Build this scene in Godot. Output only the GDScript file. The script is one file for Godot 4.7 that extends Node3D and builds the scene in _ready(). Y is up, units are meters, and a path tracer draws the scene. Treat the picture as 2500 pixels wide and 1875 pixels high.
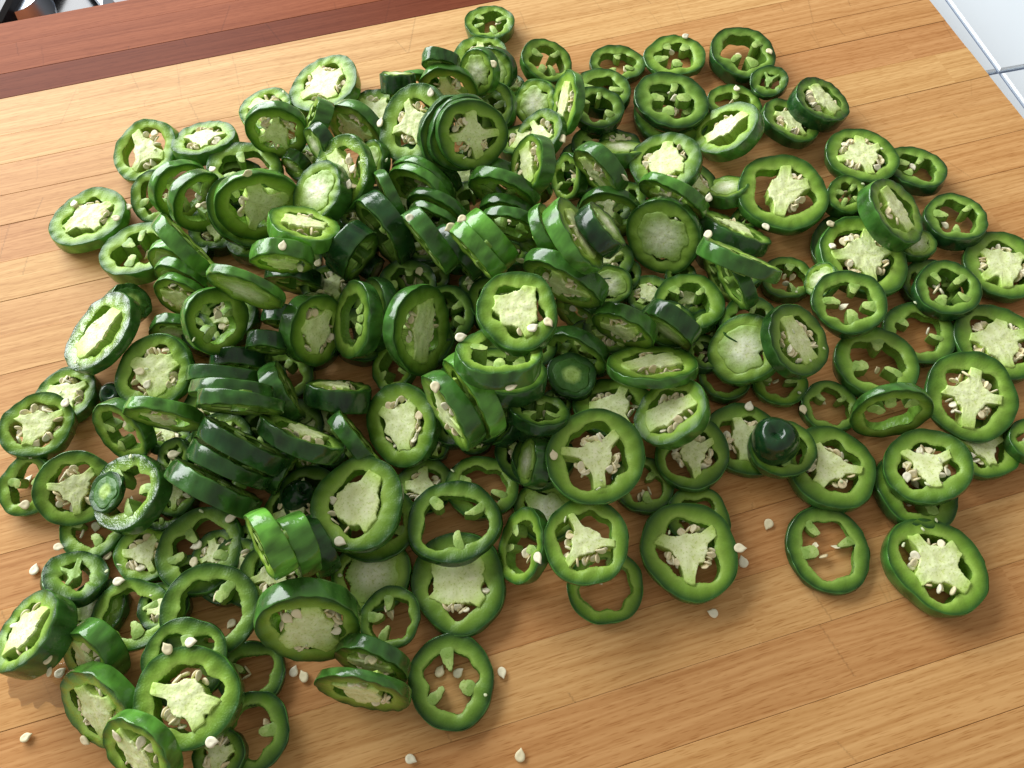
extends Node3D
# A heap of sliced green peppers on a laminated wooden board, lit by a window at the left.
# Lengths in the tables below are millimetres; the scene itself is in metres.

const MM := 0.001
const GRAIN := Vector3(0.9592, 0, -0.2826)      # the board's planks run this way
const ACROSS := Vector3(0.2826, 0, 0.9592)

var used := {}
var count := 0
var jag := FastNoiseLite.new()
var soft := FastNoiseLite.new()
var skin_mat: StandardMaterial3D
var flesh_mat: StandardMaterial3D
var wet_mat: StandardMaterial3D
var core_mat: StandardMaterial3D
var seed_mat: StandardMaterial3D
var seed_meshes: Array[ArrayMesh] = []
var rng := RandomNumberGenerator.new()

func _ready():
	var cam := Camera3D.new()
	cam.name = "camera"
	cam.fov = 51.53
	cam.near = 0.01
	cam.far = 20.0
	cam.position = Vector3(0, 0.28, 0)
	cam.rotation_degrees = Vector3(-63, 0, 0)
	add_child(cam)
	var env := Environment.new()
	env.background_mode = Environment.BG_COLOR
	env.background_color = Color(1.0, 0.98, 0.95)
	env.background_energy_multiplier = 0.40
	env.tonemap_mode = Environment.TONE_MAPPER_LINEAR
	env.tonemap_exposure = 1.0
	env.sdfgi_enabled = true
	env.ssao_enabled = true
	env.ssil_enabled = true
	var we := WorldEnvironment.new()
	we.name = "environment"
	we.environment = env
	add_child(we)
	var window := AreaLight3D.new()
	window.name = "window_light"
	window.area_size = Vector2(2.0, 1.3)
	window.light_energy = 8.2
	window.light_color = Color(0.98, 0.99, 1.0)
	window.shadow_enabled = true
	window.position = Vector3(-1.25, 0.85, -1.35)
	add_child(window)
	window.look_at_from_position(window.position, Vector3(0.05, 0.0, -0.15))

	jag.seed = 11
	jag.frequency = 1.0
	jag.fractal_octaves = 2
	soft.seed = 23
	soft.frequency = 1.0
	soft.fractal_octaves = 1
	build_materials()
	build_board()
	build_counter()
	build_hob()
	build_seed_meshes()
	build_puddle()
	build_slices()
	build_loose_seeds()

# ---------------------------------------------------------------- helpers

func numbered(called: String) -> String:
	var n: int = used.get(called, 0)
	used[called] = n + 1
	return called if n == 0 else "%s_%03d" % [called, n]

func tag(o: Node, label: String, category: String, group := "") -> void:
	o.set_meta("label", label)
	o.set_meta("category", category)
	if group != "":
		o.set_meta("group", group)

func part(called: String, mesh: Mesh, mat: Material, parent: Node3D, at := Transform3D()) -> MeshInstance3D:
	var m := MeshInstance3D.new()
	var n := 0
	var nm := called
	while parent.has_node(NodePath(nm)):
		n += 1
		nm = "%s_%03d" % [called, n]
	m.name = nm
	m.mesh = mesh
	m.material_override = mat
	m.transform = at
	parent.add_child(m, true)
	return m

# A growing mesh: strips of closed or open rings, each strip smooth in itself.
class Shell:
	var v := PackedVector3Array()
	var n := PackedVector3Array()
	var c := PackedColorArray()
	var i := PackedInt32Array()

	func strip(rows: Array, tints: Array, closed := true, flip := false) -> void:
		var h: int = rows.size()
		var first: PackedVector3Array = rows[0]
		var w: int = first.size()
		var base := v.size()
		for a in h:
			var row: PackedVector3Array = rows[a]
			var up: PackedVector3Array = rows[maxi(a - 1, 0)]
			var dn: PackedVector3Array = rows[mini(a + 1, h - 1)]
			var tint: PackedColorArray = tints[a]
			for b in w:
				var l := (b - 1 + w) % w if closed else maxi(b - 1, 0)
				var r := (b + 1) % w if closed else mini(b + 1, w - 1)
				var k := (row[r] - row[l]).cross(dn[b] - up[b])
				if k.length_squared() < 1e-20:
					k = (dn[r] - dn[l] + up[r] - up[l]).cross(dn[b] - up[b])
				k = k.normalized()
				v.append(row[b])
				n.append(-k if flip else k)
				c.append(tint[b])
		var cols := w if closed else w - 1
		for a in h - 1:
			for b in cols:
				var p := base + a * w + b
				var q := base + a * w + (b + 1) % w
				var s := p + w
				var t := q + w
				if flip:
					i.append_array(PackedInt32Array([p, q, s, q, t, s]))
				else:
					i.append_array(PackedInt32Array([p, s, q, q, s, t]))

	func mesh() -> ArrayMesh:
		var arrays := []
		arrays.resize(Mesh.ARRAY_MAX)
		arrays[Mesh.ARRAY_VERTEX] = v
		arrays[Mesh.ARRAY_NORMAL] = n
		arrays[Mesh.ARRAY_COLOR] = c
		arrays[Mesh.ARRAY_INDEX] = i
		var m := ArrayMesh.new()
		m.add_surface_from_arrays(Mesh.PRIMITIVE_TRIANGLES, arrays)
		return m

func filled(c: Color, n: int) -> PackedColorArray:
	var p := PackedColorArray()
	p.resize(n)
	p.fill(c)
	return p

# A box with chamfered top edges; UV.x runs along x, UV.y across z, in metres times scale.
func plank_mesh(lx: float, ly: float, lz: float, bevel: float, uv_at: Vector2, uv_scale: Vector2) -> ArrayMesh:
	var st := SurfaceTool.new()
	st.begin(Mesh.PRIMITIVE_TRIANGLES)
	var x := lx / 2.0
	var z := lz / 2.0
	var b := bevel
	var rings := [
		[Vector3(-x, -ly, -z), Vector3(x, -ly, -z), Vector3(x, -ly, z), Vector3(-x, -ly, z)],
		[Vector3(-x, -b, -z), Vector3(x, -b, -z), Vector3(x, -b, z), Vector3(-x, -b, z)],
		[Vector3(-x + b, 0, -z + b), Vector3(x - b, 0, -z + b), Vector3(x - b, 0, z - b), Vector3(-x + b, 0, z - b)],
	]
	var quads := []
	for k in 2:
		for e in 4:
			quads.append([rings[k][e], rings[k + 1][e], rings[k + 1][(e + 1) % 4], rings[k][(e + 1) % 4]])
	quads.append([rings[2][0], rings[2][3], rings[2][2], rings[2][1]])
	for q in quads:
		var nn: Vector3 = (q[1] - q[0]).cross(q[2] - q[0]).normalized()
		var mid: Vector3 = (q[0] + q[1] + q[2] + q[3]) / 4.0
		var out: bool = nn.dot(mid + Vector3(0, ly / 2.0, 0)) > 0
		if not out:
			nn = -nn
		var idx := [0, 2, 1, 0, 3, 2] if out else [0, 1, 2, 0, 2, 3]
		for j in idx:
			var p: Vector3 = q[j]
			st.set_normal(nn)
			var across := p.z if absf(nn.y) > 0.3 or absf(nn.x) > 0.9 else p.z + p.y
			st.set_uv(uv_at + Vector2((p.x + (p.y if absf(nn.x) > 0.9 else 0.0)) * uv_scale.x, across * uv_scale.y))
			st.add_vertex(p)
	return st.commit()

# ---------------------------------------------------------------- materials

func noise_normal(freq: float, strength: float, kind := FastNoiseLite.TYPE_SIMPLEX, seed_no := 3) -> NoiseTexture2D:
	var fn := FastNoiseLite.new()
	fn.noise_type = kind
	fn.frequency = freq
	fn.seed = seed_no
	var t := NoiseTexture2D.new()
	t.width = 256
	t.height = 256
	t.seamless = true
	t.as_normal_map = true
	t.bump_strength = strength
	t.noise = fn
	return t

func tinted(rough: float, spec: float) -> StandardMaterial3D:
	var m := StandardMaterial3D.new()
	m.vertex_color_use_as_albedo = true
	m.roughness = rough
	m.metallic_specular = spec
	return m

func triplanar_bump(m: StandardMaterial3D, t: Texture2D, scale: float, strength: float) -> void:
	m.uv1_triplanar = true
	m.uv1_scale = Vector3.ONE * scale
	m.normal_enabled = true
	m.normal_texture = t
	m.normal_scale = strength

func build_materials() -> void:
	skin_mat = tinted(0.36, 0.5)
	var gloss := FastNoiseLite.new()
	gloss.seed = 31
	gloss.frequency = 0.018
	gloss.fractal_octaves = 4
	var gloss_ramp := Gradient.new()
	gloss_ramp.offsets = PackedFloat32Array([0.0, 0.45, 0.62, 1.0])
	gloss_ramp.colors = PackedColorArray([Color(0.26, 0.26, 0.26), Color(0.34, 0.34, 0.34), Color(0.62, 0.62, 0.62), Color(1, 1, 1)])
	var gloss_map := NoiseTexture2D.new()
	gloss_map.width = 256
	gloss_map.height = 256
	gloss_map.seamless = true
	gloss_map.noise = gloss
	gloss_map.color_ramp = gloss_ramp
	skin_mat.roughness_texture = gloss_map
	skin_mat.resource_name = "pepper_skin"
	triplanar_bump(skin_mat, noise_normal(0.02, 3.0), 30.0, 0.35)
	flesh_mat = tinted(0.34, 0.38)
	flesh_mat.backlight_enabled = true
	flesh_mat.backlight = Color(0.30, 0.42, 0.12)
	flesh_mat.resource_name = "pepper_flesh"
	triplanar_bump(flesh_mat, noise_normal(0.09, 5.0, FastNoiseLite.TYPE_CELLULAR), 60.0, 0.32)
	core_mat = tinted(0.40, 0.4)
	core_mat.resource_name = "pepper_core"
	var dots := FastNoiseLite.new()
	dots.seed = 19
	dots.frequency = 0.05
	var ramp := Gradient.new()
	ramp.offsets = PackedFloat32Array([0.0, 0.24, 0.31, 0.5, 0.8, 1.0])
	ramp.colors = PackedColorArray([Color(0.82, 0.86, 0.64), Color(0.88, 0.91, 0.75), Color(0.98, 0.99, 0.96), Color(0.98, 0.99, 0.97), Color(1, 1, 1), Color(1, 1, 1)])
	var spots := NoiseTexture2D.new()
	spots.width = 256
	spots.height = 256
	spots.seamless = true
	spots.noise = dots
	spots.color_ramp = ramp
	core_mat.albedo_texture = spots
	triplanar_bump(core_mat, noise_normal(0.05, 5.0, FastNoiseLite.TYPE_SIMPLEX_SMOOTH, 9), 55.0, 0.28)
	wet_mat = tinted(0.16, 0.6)
	wet_mat.resource_name = "wet_pepper_flesh"
	triplanar_bump(wet_mat, noise_normal(0.06, 9.0, FastNoiseLite.TYPE_CELLULAR, 5), 75.0, 0.32)
	seed_mat = tinted(0.50, 0.4)
	seed_mat.resource_name = "pepper_seed"

# Long-grained wood: u along the grain, v across it.
func wood_texture(width: int, height: int, seed_no: int) -> ImageTexture:
	var broad := FastNoiseLite.new()
	broad.seed = seed_no
	broad.frequency = 1.0
	broad.fractal_octaves = 3
	var fine := FastNoiseLite.new()
	fine.seed = seed_no + 1
	fine.frequency = 1.0
	fine.fractal_octaves = 2
	var pore := FastNoiseLite.new()
	pore.seed = seed_no + 2
	pore.frequency = 1.0
	pore.fractal_octaves = 1
	var data := PackedByteArray()
	data.resize(width * height * 3)
	var k := 0
	for y in height:
		for x in width:
			var wob := broad.get_noise_2d(x * 0.0035, y * 0.012) * 9.0
			var b := broad.get_noise_2d(x * 0.0016 + 40.0, (y + wob) * 0.03)
			var g := fine.get_noise_2d(x * 0.005, (y + wob) * 0.13 + 90.0)
			var ring := 0.5 + 0.5 * sin((y + wob * 2.2) * 0.33 + b * 7.0)
			var p := pore.get_noise_2d(x * 0.06, y * 0.55)
			var d := 0.935 + 0.055 * b + 0.055 * g - 0.04 * pow(ring, 3.0)
			if p > 0.42:
				d -= 0.28 * (p - 0.42)
			var warm := clampf((0.97 - d) * 1.1, 0.0, 0.3)
			data[k] = int(clampf(d * 1.02, 0.0, 1.0) * 255.0)
			data[k + 1] = int(clampf(d * (1.0 - warm * 0.5), 0.0, 1.0) * 255.0)
			data[k + 2] = int(clampf(d * (1.0 - warm * 1.1), 0.0, 1.0) * 255.0)
			k += 3
	# knife marks
	rng.seed = 41
	for n in 26:
		var px := rng.randf() * width
		var py := rng.randf() * height
		var ang := rng.randf_range(0.7, 2.3)
		var dark := rng.randf_range(0.89, 0.97)
		for q in rng.randi_range(60, 260):
			px += cos(ang) * 0.25
			py += sin(ang)
			var at := (posmod(int(py), height) * width + posmod(int(px), width)) * 3
			for c in 3:
				data[at + c] = int(data[at + c] * dark)
	return ImageTexture.create_from_image(Image.create_from_data(width, height, false, Image.FORMAT_RGB8, data))

# ---------------------------------------------------------------- setting

func build_board() -> void:
	var board := Node3D.new()
	board.name = "cutting_board"
	tag(board, "long laminated wooden cutting board with dark strips along its far edge", "cutting board")
	add_child(board)
	board.basis = Basis(GRAIN, Vector3.UP, ACROSS)
	var tex := wood_texture(1024, 512, 5)
	# where one plank ends and the next begins, across the board
	var seams := [-410.5, -393.9, -372.5, -355.2, -330.4, -311.8, -292.8, -275.3, -254.8, -234.0, -216.7, -198.1, -178.0, -160.5, -143.0, -123.0, -102.7, -83.0, -62.5, -40.6, -18.5, 3.5, 24.0, 46.0, 70.0]
	var tones := [
		Color(0.640, 0.375, 0.235), Color(0.620, 0.360, 0.228), Color(0.490, 0.258, 0.160),
		Color(0.904, 0.744, 0.502), Color(0.907, 0.744, 0.495), Color(0.865, 0.678, 0.443), Color(0.844, 0.652, 0.418), Color(0.834, 0.633, 0.412), Color(0.898, 0.732, 0.481),
		Color(0.877, 0.699, 0.462), Color(0.879, 0.699, 0.456), Color(0.869, 0.678, 0.436), Color(0.883, 0.705, 0.462), Color(0.838, 0.646, 0.411), Color(0.877, 0.692, 0.448),
		Color(0.827, 0.626, 0.398), Color(0.877, 0.692, 0.448), Color(0.846, 0.659, 0.416), Color(0.831, 0.633, 0.404), Color(0.868, 0.699, 0.455), Color(0.825, 0.633, 0.404),
		Color(0.870, 0.692, 0.448), Color(0.846, 0.666, 0.429), Color(0.856, 0.673, 0.436)]
	rng.seed = 77
	var mats := {}
	for k in seams.size() - 1:
		var wide: float = (seams[k + 1] - seams[k]) * MM
		var m := StandardMaterial3D.new()
		m.resource_name = "board_wood"
		m.albedo_texture = tex
		m.albedo_color = tones[k]
		m.roughness = 0.5
		m.metallic_specular = 0.18 if k < 3 else 0.33
		var mesh := plank_mesh(0.56, 0.038, wide - rng.randf_range(0.00002, 0.00016), rng.randf_range(0.00004, 0.00016), Vector2(rng.randf(), rng.randf()), Vector2(2.0, 10.0))
		var lift: float = rng.randf_range(-0.0002, 0.0)
		part("plank", mesh, m, board, Transform3D(Basis(), Vector3(0.034, lift, (seams[k] + seams[k + 1]) / 2.0 * MM)))

# A thin film of juice lying on the wood.
func build_puddle() -> void:
	var m := StandardMaterial3D.new()
	m.resource_name = "pepper_juice"
	m.albedo_color = Color(0.42, 0.27, 0.10, 0.22)
	m.transparency = BaseMaterial3D.TRANSPARENCY_ALPHA
	m.roughness = 0.06
	var sh := Shell.new()
	var rows := []
	var cols := []
	for s in 4:
		var row := PackedVector3Array()
		for b in 40:
			var ph := TAU * b / 40.0
			var r := 0.011 * (1.0 + 0.45 * soft.get_noise_2d(cos(ph) * 1.3 + 8.0, sin(ph) * 1.3) + 0.2 * cos(2.0 * ph))
			r *= [0.01, 0.6, 0.93, 1.0][s]
			row.append(polar(r, ph, [0.0005, 0.0005, 0.00042, 0.0001][s]))
		rows.append(row)
		cols.append(filled(Color.WHITE, 40))
	sh.strip(rows, cols, true, true)
	var o := MeshInstance3D.new()
	o.name = "juice_puddle"
	o.mesh = sh.mesh()
	o.material_override = m
	o.position = Vector3(-0.155, 0.0, -0.032)
	tag(o, "thin wet patch of pepper juice on the wood at the lower left", "juice")
	add_child(o)

func build_counter() -> void:
	var counter := Node3D.new()
	counter.name = "tiled_counter"
	counter.set_meta("kind", "structure")
	counter.set_meta("label", "white glazed tile counter with dark grey grout beside the board")
	add_child(counter)
	var along := Vector3(0.972, 0, -0.235)
	var down := Vector3(0.235, 0, 0.972)
	counter.basis = Basis(along, Vector3.UP, down)
	counter.position = Vector3(0.2755, -0.040, -0.3615)
	var grout := StandardMaterial3D.new()
	grout.resource_name = "grout"
	grout.albedo_color = Color(0.50, 0.55, 0.64)
	grout.roughness = 0.9
	part("grout_bed", plank_mesh(1.6, 0.03, 1.2, 0.001, Vector2.ZERO, Vector2.ONE), grout, counter, Transform3D(Basis(), Vector3(-0.35, -0.0022, 0.25)))
	var glaze := StandardMaterial3D.new()
	glaze.resource_name = "tile_glaze"
	glaze.albedo_color = Color(0.93, 0.97, 1.0)
	glaze.roughness = 0.16
	glaze.metallic_specular = 0.5
	triplanar_bump(glaze, noise_normal(0.01, 1.2), 12.0, 0.12)
	var tile := plank_mesh(0.1058, 0.008, 0.1058, 0.0010, Vector2.ZERO, Vector2.ONE)
	for a in range(-10, 4):
		for b in range(-3, 7):
			if a * 0.108 < -0.46 and b < 1:
				continue
			part("tile", tile, glaze, counter, Transform3D(Basis(), Vector3((a + 0.5) * 0.108, rng.randf_range(-0.0002, 0.0002), (b + 0.5) * 0.108)))

func build_hob() -> void:
	var hob := Node3D.new()
	hob.name = "gas_hob"
	tag(hob, "black glossy hob with grey metal bars behind the far left corner of the board", "hob")
	add_child(hob)
	hob.basis = Basis(GRAIN, Vector3.UP, ACROSS)
	hob.position = GRAIN * -0.16 + ACROSS * -0.49 + Vector3(0, -0.030, 0)
	var black := StandardMaterial3D.new()
	black.resource_name = "black_enamel"
	black.albedo_color = Color(0.05, 0.05, 0.06)
	black.roughness = 0.15
	var iron := StandardMaterial3D.new()
	iron.resource_name = "cast_iron"
	iron.albedo_color = Color(0.10, 0.10, 0.11)
	iron.roughness = 0.35
	var steel := StandardMaterial3D.new()
	steel.resource_name = "brushed_steel"
	steel.albedo_color = Color(0.78, 0.82, 0.88)
	steel.metallic = 1.0
	steel.roughness = 0.3
	part("hob_plate", plank_mesh(0.34, 0.01, 0.14, 0.003, Vector2.ZERO, Vector2.ONE), black, hob)
	for k in 4:
		part("grate_bar", plank_mesh(0.010, 0.012, 0.12, 0.002, Vector2.ZERO, Vector2.ONE), iron, hob, Transform3D(Basis(Vector3.UP, -0.35), Vector3(-0.11 + k * 0.042, 0.018, 0.0)))
	part("steel_rail", plank_mesh(0.007, 0.010, 0.12, 0.003, Vector2.ZERO, Vector2.ONE), steel, hob, Transform3D(Basis(Vector3.UP, 0.35), Vector3(0.036, 0.020, 0.005)))
	var cap := CylinderMesh.new()
	cap.top_radius = 0.016
	cap.bottom_radius = 0.019
	cap.height = 0.012
	part("burner_cap", cap, steel, hob, Transform3D(Basis(), Vector3(0.002, 0.006, 0.03)))

# ---------------------------------------------------------------- seeds

func build_seed_meshes() -> void:
	var tints := [Color(0.92, 0.86, 0.60), Color(0.88, 0.80, 0.52), Color(0.94, 0.90, 0.68), Color(0.84, 0.72, 0.44), Color(0.86, 0.78, 0.50)]
	for k in 5:
		rng.seed = 300 + k
		var sh := Shell.new()
		var rows := []
		var cols := []
		var rx := rng.randf_range(1.55, 1.85) * MM
		var rz := rng.randf_range(1.35, 1.65) * MM
		var ry := rng.randf_range(0.42, 0.6) * MM
		var curl := rng.randf_range(-60.0, 60.0)
		for a in 9:
			var lat := -PI / 2 + PI * a / 8.0
			var row := PackedVector3Array()
			for b in 18:
				var ph := TAU * b / 18.0
				var flat_r := pow(maxf(cos(lat), 0.0), 0.7)
				var dp := wrapf(ph, -PI, PI)
				var beak := 1.0 + 0.42 * exp(-pow(dp / 0.28, 2.0)) - 0.12 * exp(-pow((dp - 0.75) / 0.3, 2.0))
				var x := rx * flat_r * cos(ph) * beak
				var z := rz * flat_r * sin(ph) * (1.0 + 0.06 * sin(3.0 * ph + k))
				var y := ry * sin(lat) * (1.0 - 0.45 * pow(1.0 - flat_r, 1.5)) + curl * x * z
				row.append(Vector3(x, y, z))
			rows.append(row)
			var cc: Color = tints[k]
			cols.append(filled(cc.lerp(Color(0.70, 0.58, 0.32), 0.3 * pow(absf(cos(lat)), 6.0)), 18))
		sh.strip(rows, cols, true, true)
		seed_meshes.append(sh.mesh())

func loose_seed(label: String, at: Vector3, up: Vector3) -> void:
	var s := MeshInstance3D.new()
	s.name = numbered("pepper_seed")
	var k := count % 5
	count += 1
	s.mesh = seed_meshes[[0, 2, 4, 2, 1][k]]
	s.material_override = seed_mat
	rng.seed = 9000 + count
	var y := (up + Vector3(rng.randf_range(-0.25, 0.25), 0, rng.randf_range(-0.25, 0.25))).normalized()
	var x := Vector3.RIGHT.rotated(Vector3.UP, rng.randf() * TAU)
	x = (x - y * x.dot(y)).normalized()
	s.transform = Transform3D(Basis(x, y, x.cross(y)) .scaled_local(Vector3.ONE * rng.randf_range(0.95, 1.15)), at * MM)
	tag(s, label, "pepper seed", "loose pepper seeds")
	add_child(s)

# A crumb of pale pith, torn and angular.
func pith_fleck(at: Vector3, up: Vector3) -> void:
	var n: int = used.get("pith_fleck", 0)
	rng.seed = 5000 + n
	var s := MeshInstance3D.new()
	s.name = numbered("pith_fleck")
	var sh := Shell.new()
	var rows := []
	var cols := []
	var long := rng.randf_range(0.5, 1.3) * MM
	var wide := rng.randf_range(0.3, 0.7) * MM
	for a in 4:
		var row := PackedVector3Array()
		for b in 9:
			var ph := TAU * b / 9.0
			var f: float = [0.02, 0.8, 1.0, 0.02][a] * (1.0 + 0.5 * jag.get_noise_2d(b * 1.7, a * 3.0 + n * 5.0))
			row.append(Vector3(cos(ph) * long * f, [0.00045, 0.0004, 0.0001, -0.0001][a], sin(ph) * wide * f))
		rows.append(row)
		cols.append(filled(Color(0.86, 0.90, 0.66).lerp(Color(0.7, 0.8, 0.4), rng.randf() * 0.5), 9))
	sh.strip(rows, cols, true, true)
	s.mesh = sh.mesh()
	s.material_override = core_mat
	var x := Vector3.RIGHT.rotated(Vector3.UP, rng.randf() * TAU)
	x = (x - up * x.dot(up)).normalized()
	s.transform = Transform3D(Basis(x, up, x.cross(up)), at * MM + up * 0.0003)
	tag(s, "tiny pale crumb of pith stuck on a green pepper slice", "pith crumb", "pith crumbs on the slices")
	add_child(s)

# ---------------------------------------------------------------- pepper slices

func polar(r: float, ph: float, y: float) -> Vector3:
	return Vector3(cos(ph) * r, y, sin(ph) * r)

func cut(label: String, kind: String, top: Vector3, up: Vector3, radius: float, thick: float, tone: int, arms: Array) -> void:
	var number := used.get("pepper_slice", 0) + used.get("pepper_tip", 0) as int
	rng.seed = 1000 + number * 17
	var R := radius * MM
	var th := thick * MM
	var y := up.normalized()
	var x := Vector3.RIGHT
	x = (x - y * x.dot(y)).normalized()
	var o := Node3D.new()
	o.name = numbered("pepper_tip" if kind == "D" else "pepper_slice")
	o.transform = Transform3D(Basis(x, y, x.cross(y)), top * MM - y * th)
	if kind == "D":
		tag(o, label, "pepper tip", "rounded pepper tips")
	elif label.begins_with("slice buried"):
		tag(o, label, "pepper slice", "slices buried under the heap")
	else:
		tag(o, label, "pepper slice", "sliced green peppers in a heap")
	add_child(o)
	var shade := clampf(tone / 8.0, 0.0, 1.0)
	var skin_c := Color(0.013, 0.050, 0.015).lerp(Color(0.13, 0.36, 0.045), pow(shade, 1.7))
	if kind == "D":
		make_tip(o, R, th * 1.25, skin_c)
		return
	var N := 96
	# outline of the pepper's cross-section
	var ph0 := rng.randf() * TAU
	var a2 := rng.randf_range(0.01, 0.065)
	var a3 := rng.randf_range(0.005, 0.028)
	var a4 := rng.randf_range(0.0, 0.02)
	var wall := rng.randf_range(0.31, 0.38)
	var k0 := kind[0]
	var build := kind.substr(2)
	var limbs := int(kind.substr(1, 1)) if kind.length() > 1 else 3
	if k0 == "T":
		wall = rng.randf_range(0.46, 0.52)
	elif k0 == "S":
		wall = 0.34
	elif k0 == "K":
		wall = 0.3
	elif R < 0.010:
		wall += 0.05
	if arms.is_empty():
		var a0 := rng.randf() * 360.0
		for q in limbs:
			arms.append(a0 + q * 360.0 / limbs + rng.randf_range(-18, 18))
	var ro := PackedFloat32Array()
	var ri := PackedFloat32Array()
	var off := number * 3.7
	for b in N:
		var ph := TAU * b / N
		var r := R * (1.0 + a2 * cos(2.0 * (ph - ph0)) + a3 * cos(3.0 * ph + ph0 * 2.0) + a4 * cos(5.0 * ph + ph0))
		ro.append(r)
		var lobes := 0.0
		for a in arms:
			lobes += exp(-pow(wrapf(ph - deg_to_rad(a), -PI, PI) / 0.35, 2.0))
		var w := wall * R * (1.0 + 0.30 * soft.get_noise_2d(cos(ph) * 1.1 + off, sin(ph) * 1.1) + 0.16 * minf(lobes, 1.0))
		ri.append(r - w)
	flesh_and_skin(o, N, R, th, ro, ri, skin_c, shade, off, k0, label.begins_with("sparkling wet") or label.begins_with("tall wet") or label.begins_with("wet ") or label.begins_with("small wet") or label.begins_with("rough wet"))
	if k0 == "R":
		for a in arms:
			septum(o, deg_to_rad(a), R, th, ri, N, shade)
		var some := rng.randi_range(0, 3)
		for q in some:
			var a := deg_to_rad(arms[rng.randi() % arms.size()])
			var rr: float = R * rng.randf_range(0.12, 0.42)
			slice_seed(o, polar(rr, a + rng.randf_range(-0.9, 0.9), th * rng.randf_range(0.15, 0.7)))
	else:
		core(o, k0, build, limbs, arms, R, th, ro, ri, N, shade, off)

func flesh_and_skin(o: Node3D, N: int, R: float, th: float, ro: PackedFloat32Array, ri: PackedFloat32Array, skin_c: Color, shade: float, off: float, k0: String, is_wet: bool) -> void:
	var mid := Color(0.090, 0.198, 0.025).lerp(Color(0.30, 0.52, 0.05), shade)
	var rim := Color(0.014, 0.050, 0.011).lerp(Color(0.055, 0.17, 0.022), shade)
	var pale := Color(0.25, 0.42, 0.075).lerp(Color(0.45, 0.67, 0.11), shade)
	if k0 == "S":
		mid = mid.lerp(pale, 0.35)
	elif k0 == "K":
		mid = Color(0.045, 0.13, 0.03)
		pale = Color(0.07, 0.18, 0.035)
	var taper := rng.randf_range(0.93, 1.03)
	if k0 in ["S", "T"]:
		taper = rng.randf_range(0.98, 1.06)
	var lean := rng.randf() * TAU
	var slope := rng.randf_range(0.0, 0.09) * R
	var foot := PackedFloat32Array()
	for b in N:
		foot.append(slope * (1.0 + cos(TAU * b / N - lean)))
	var sh := Shell.new()
	var rows := []
	var cols := []
	var steps := [0.0, 0.08, 0.24, 0.46, 0.68, 0.86, 1.0]
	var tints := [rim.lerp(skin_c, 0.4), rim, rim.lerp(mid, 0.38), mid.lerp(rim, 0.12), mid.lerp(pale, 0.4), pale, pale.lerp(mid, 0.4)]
	var edge := 0.00022
	for s in steps.size():
		var row := PackedVector3Array()
		var tint := PackedColorArray()
		for b in N:
			var ph := TAU * b / N
			var t: float = steps[s]
			var r := lerpf(ro[b] - edge, ri[b] + (0.0003 * jag.get_noise_2d(b * 0.55 + off, 7.0) if s >= 5 else 0.0), t)
			var yy := th + 0.0004 * soft.get_noise_2d(cos(ph) * r * 180.0 + off, sin(ph) * r * 180.0) - 0.0005 * t * t
			if s == steps.size() - 1:
				yy -= 0.0002
			row.append(polar(r, ph, yy))
			var v := 1.0 + 0.09 * jag.get_noise_2d(cos(ph) * r * 900.0 + off, sin(ph) * r * 900.0)
			var c: Color = tints[s]
			tint.append(Color(c.r * v, c.g * v, c.b * v))
		rows.append(row)
		cols.append(tint)
	sh.strip(rows, cols, true, false)
	# the cavity's wall, with its small blisters
	rows = []
	cols = []
	for s in 6:
		var t := s / 5.0
		var row := PackedVector3Array()
		var tint := PackedColorArray()
		for b in N:
			var ph := TAU * b / N
			var bulge := 0.0005 * sin(t * PI)
			var blister := 0.00034 * jag.get_noise_2d(b * 0.55 + off, 7.0 + t * 4.0)
			var r := lerpf(ri[b], ri[b] * taper, t) + blister + bulge
			row.append(polar(r, ph, lerpf(th - 0.0007, foot[b], t)))
			var c := mid.lerp(Color(0.16, 0.34, 0.05), 0.5)
			var v := 1.0 + 0.25 * jag.get_noise_2d(b * 0.9 + off, t * 6.0)
			tint.append(Color(c.r * v, c.g * v, c.b * v))
		rows.append(row)
		cols.append(tint)
	sh.strip(rows, cols, true, false)
	# underside
	rows = []
	cols = []
	for s in 3:
		var row := PackedVector3Array()
		for b in N:
			var ph := TAU * b / N
			var r := lerpf(ri[b] * taper, ro[b] * taper - edge, s / 2.0)
			row.append(polar(r, ph, foot[b]))
		rows.append(row)
		cols.append(filled([pale, mid, rim][s], N))
	sh.strip(rows, cols, true, false)
	part("flesh", sh.mesh(), wet_mat if is_wet else flesh_mat, o)
	sh = Shell.new()
	rows = []
	cols = []
	var levels := [0.0, 0.03, 0.1, 0.35, 0.65, 0.9, 0.97, 1.0]
	for s in levels.size():
		var t: float = levels[s]
		var row := PackedVector3Array()
		var tint := PackedColorArray()
		for b in N:
			var ph := TAU * b / N
			var r := lerpf(ro[b], ro[b] * taper, t) * (1.0 + 0.022 * sin(t * PI))
			r += 0.00025 * soft.get_noise_2d(b * 0.12 + off, t * 1.2)
			if s == 0 or s == levels.size() - 1:
				r -= edge
			row.append(polar(r, ph, lerpf(th, foot[b], t) + (0.0004 * soft.get_noise_2d(cos(ph) * ro[b] * 180.0 + off, sin(ph) * ro[b] * 180.0) if s < 3 else 0.0)))
			var bright := 0.5 * exp(-t * 14.0) + 0.25 * exp(-(1.0 - t) * 14.0)
			var c := skin_c.lerp(Color(0.10, 0.28, 0.04), bright)
			var v := 1.0 + 0.5 * soft.get_noise_2d(b * 0.16 + off, t * 0.7 + 30.0) + 0.22 * jag.get_noise_2d(b * 1.3 + off, t * 2.0)
			tint.append(Color(c.r * v, c.g * v, c.b * v))
		rows.append(row)
		cols.append(tint)
	sh.strip(rows, cols, true, true)
	part("skin", sh.mesh(), skin_mat, o)

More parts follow.
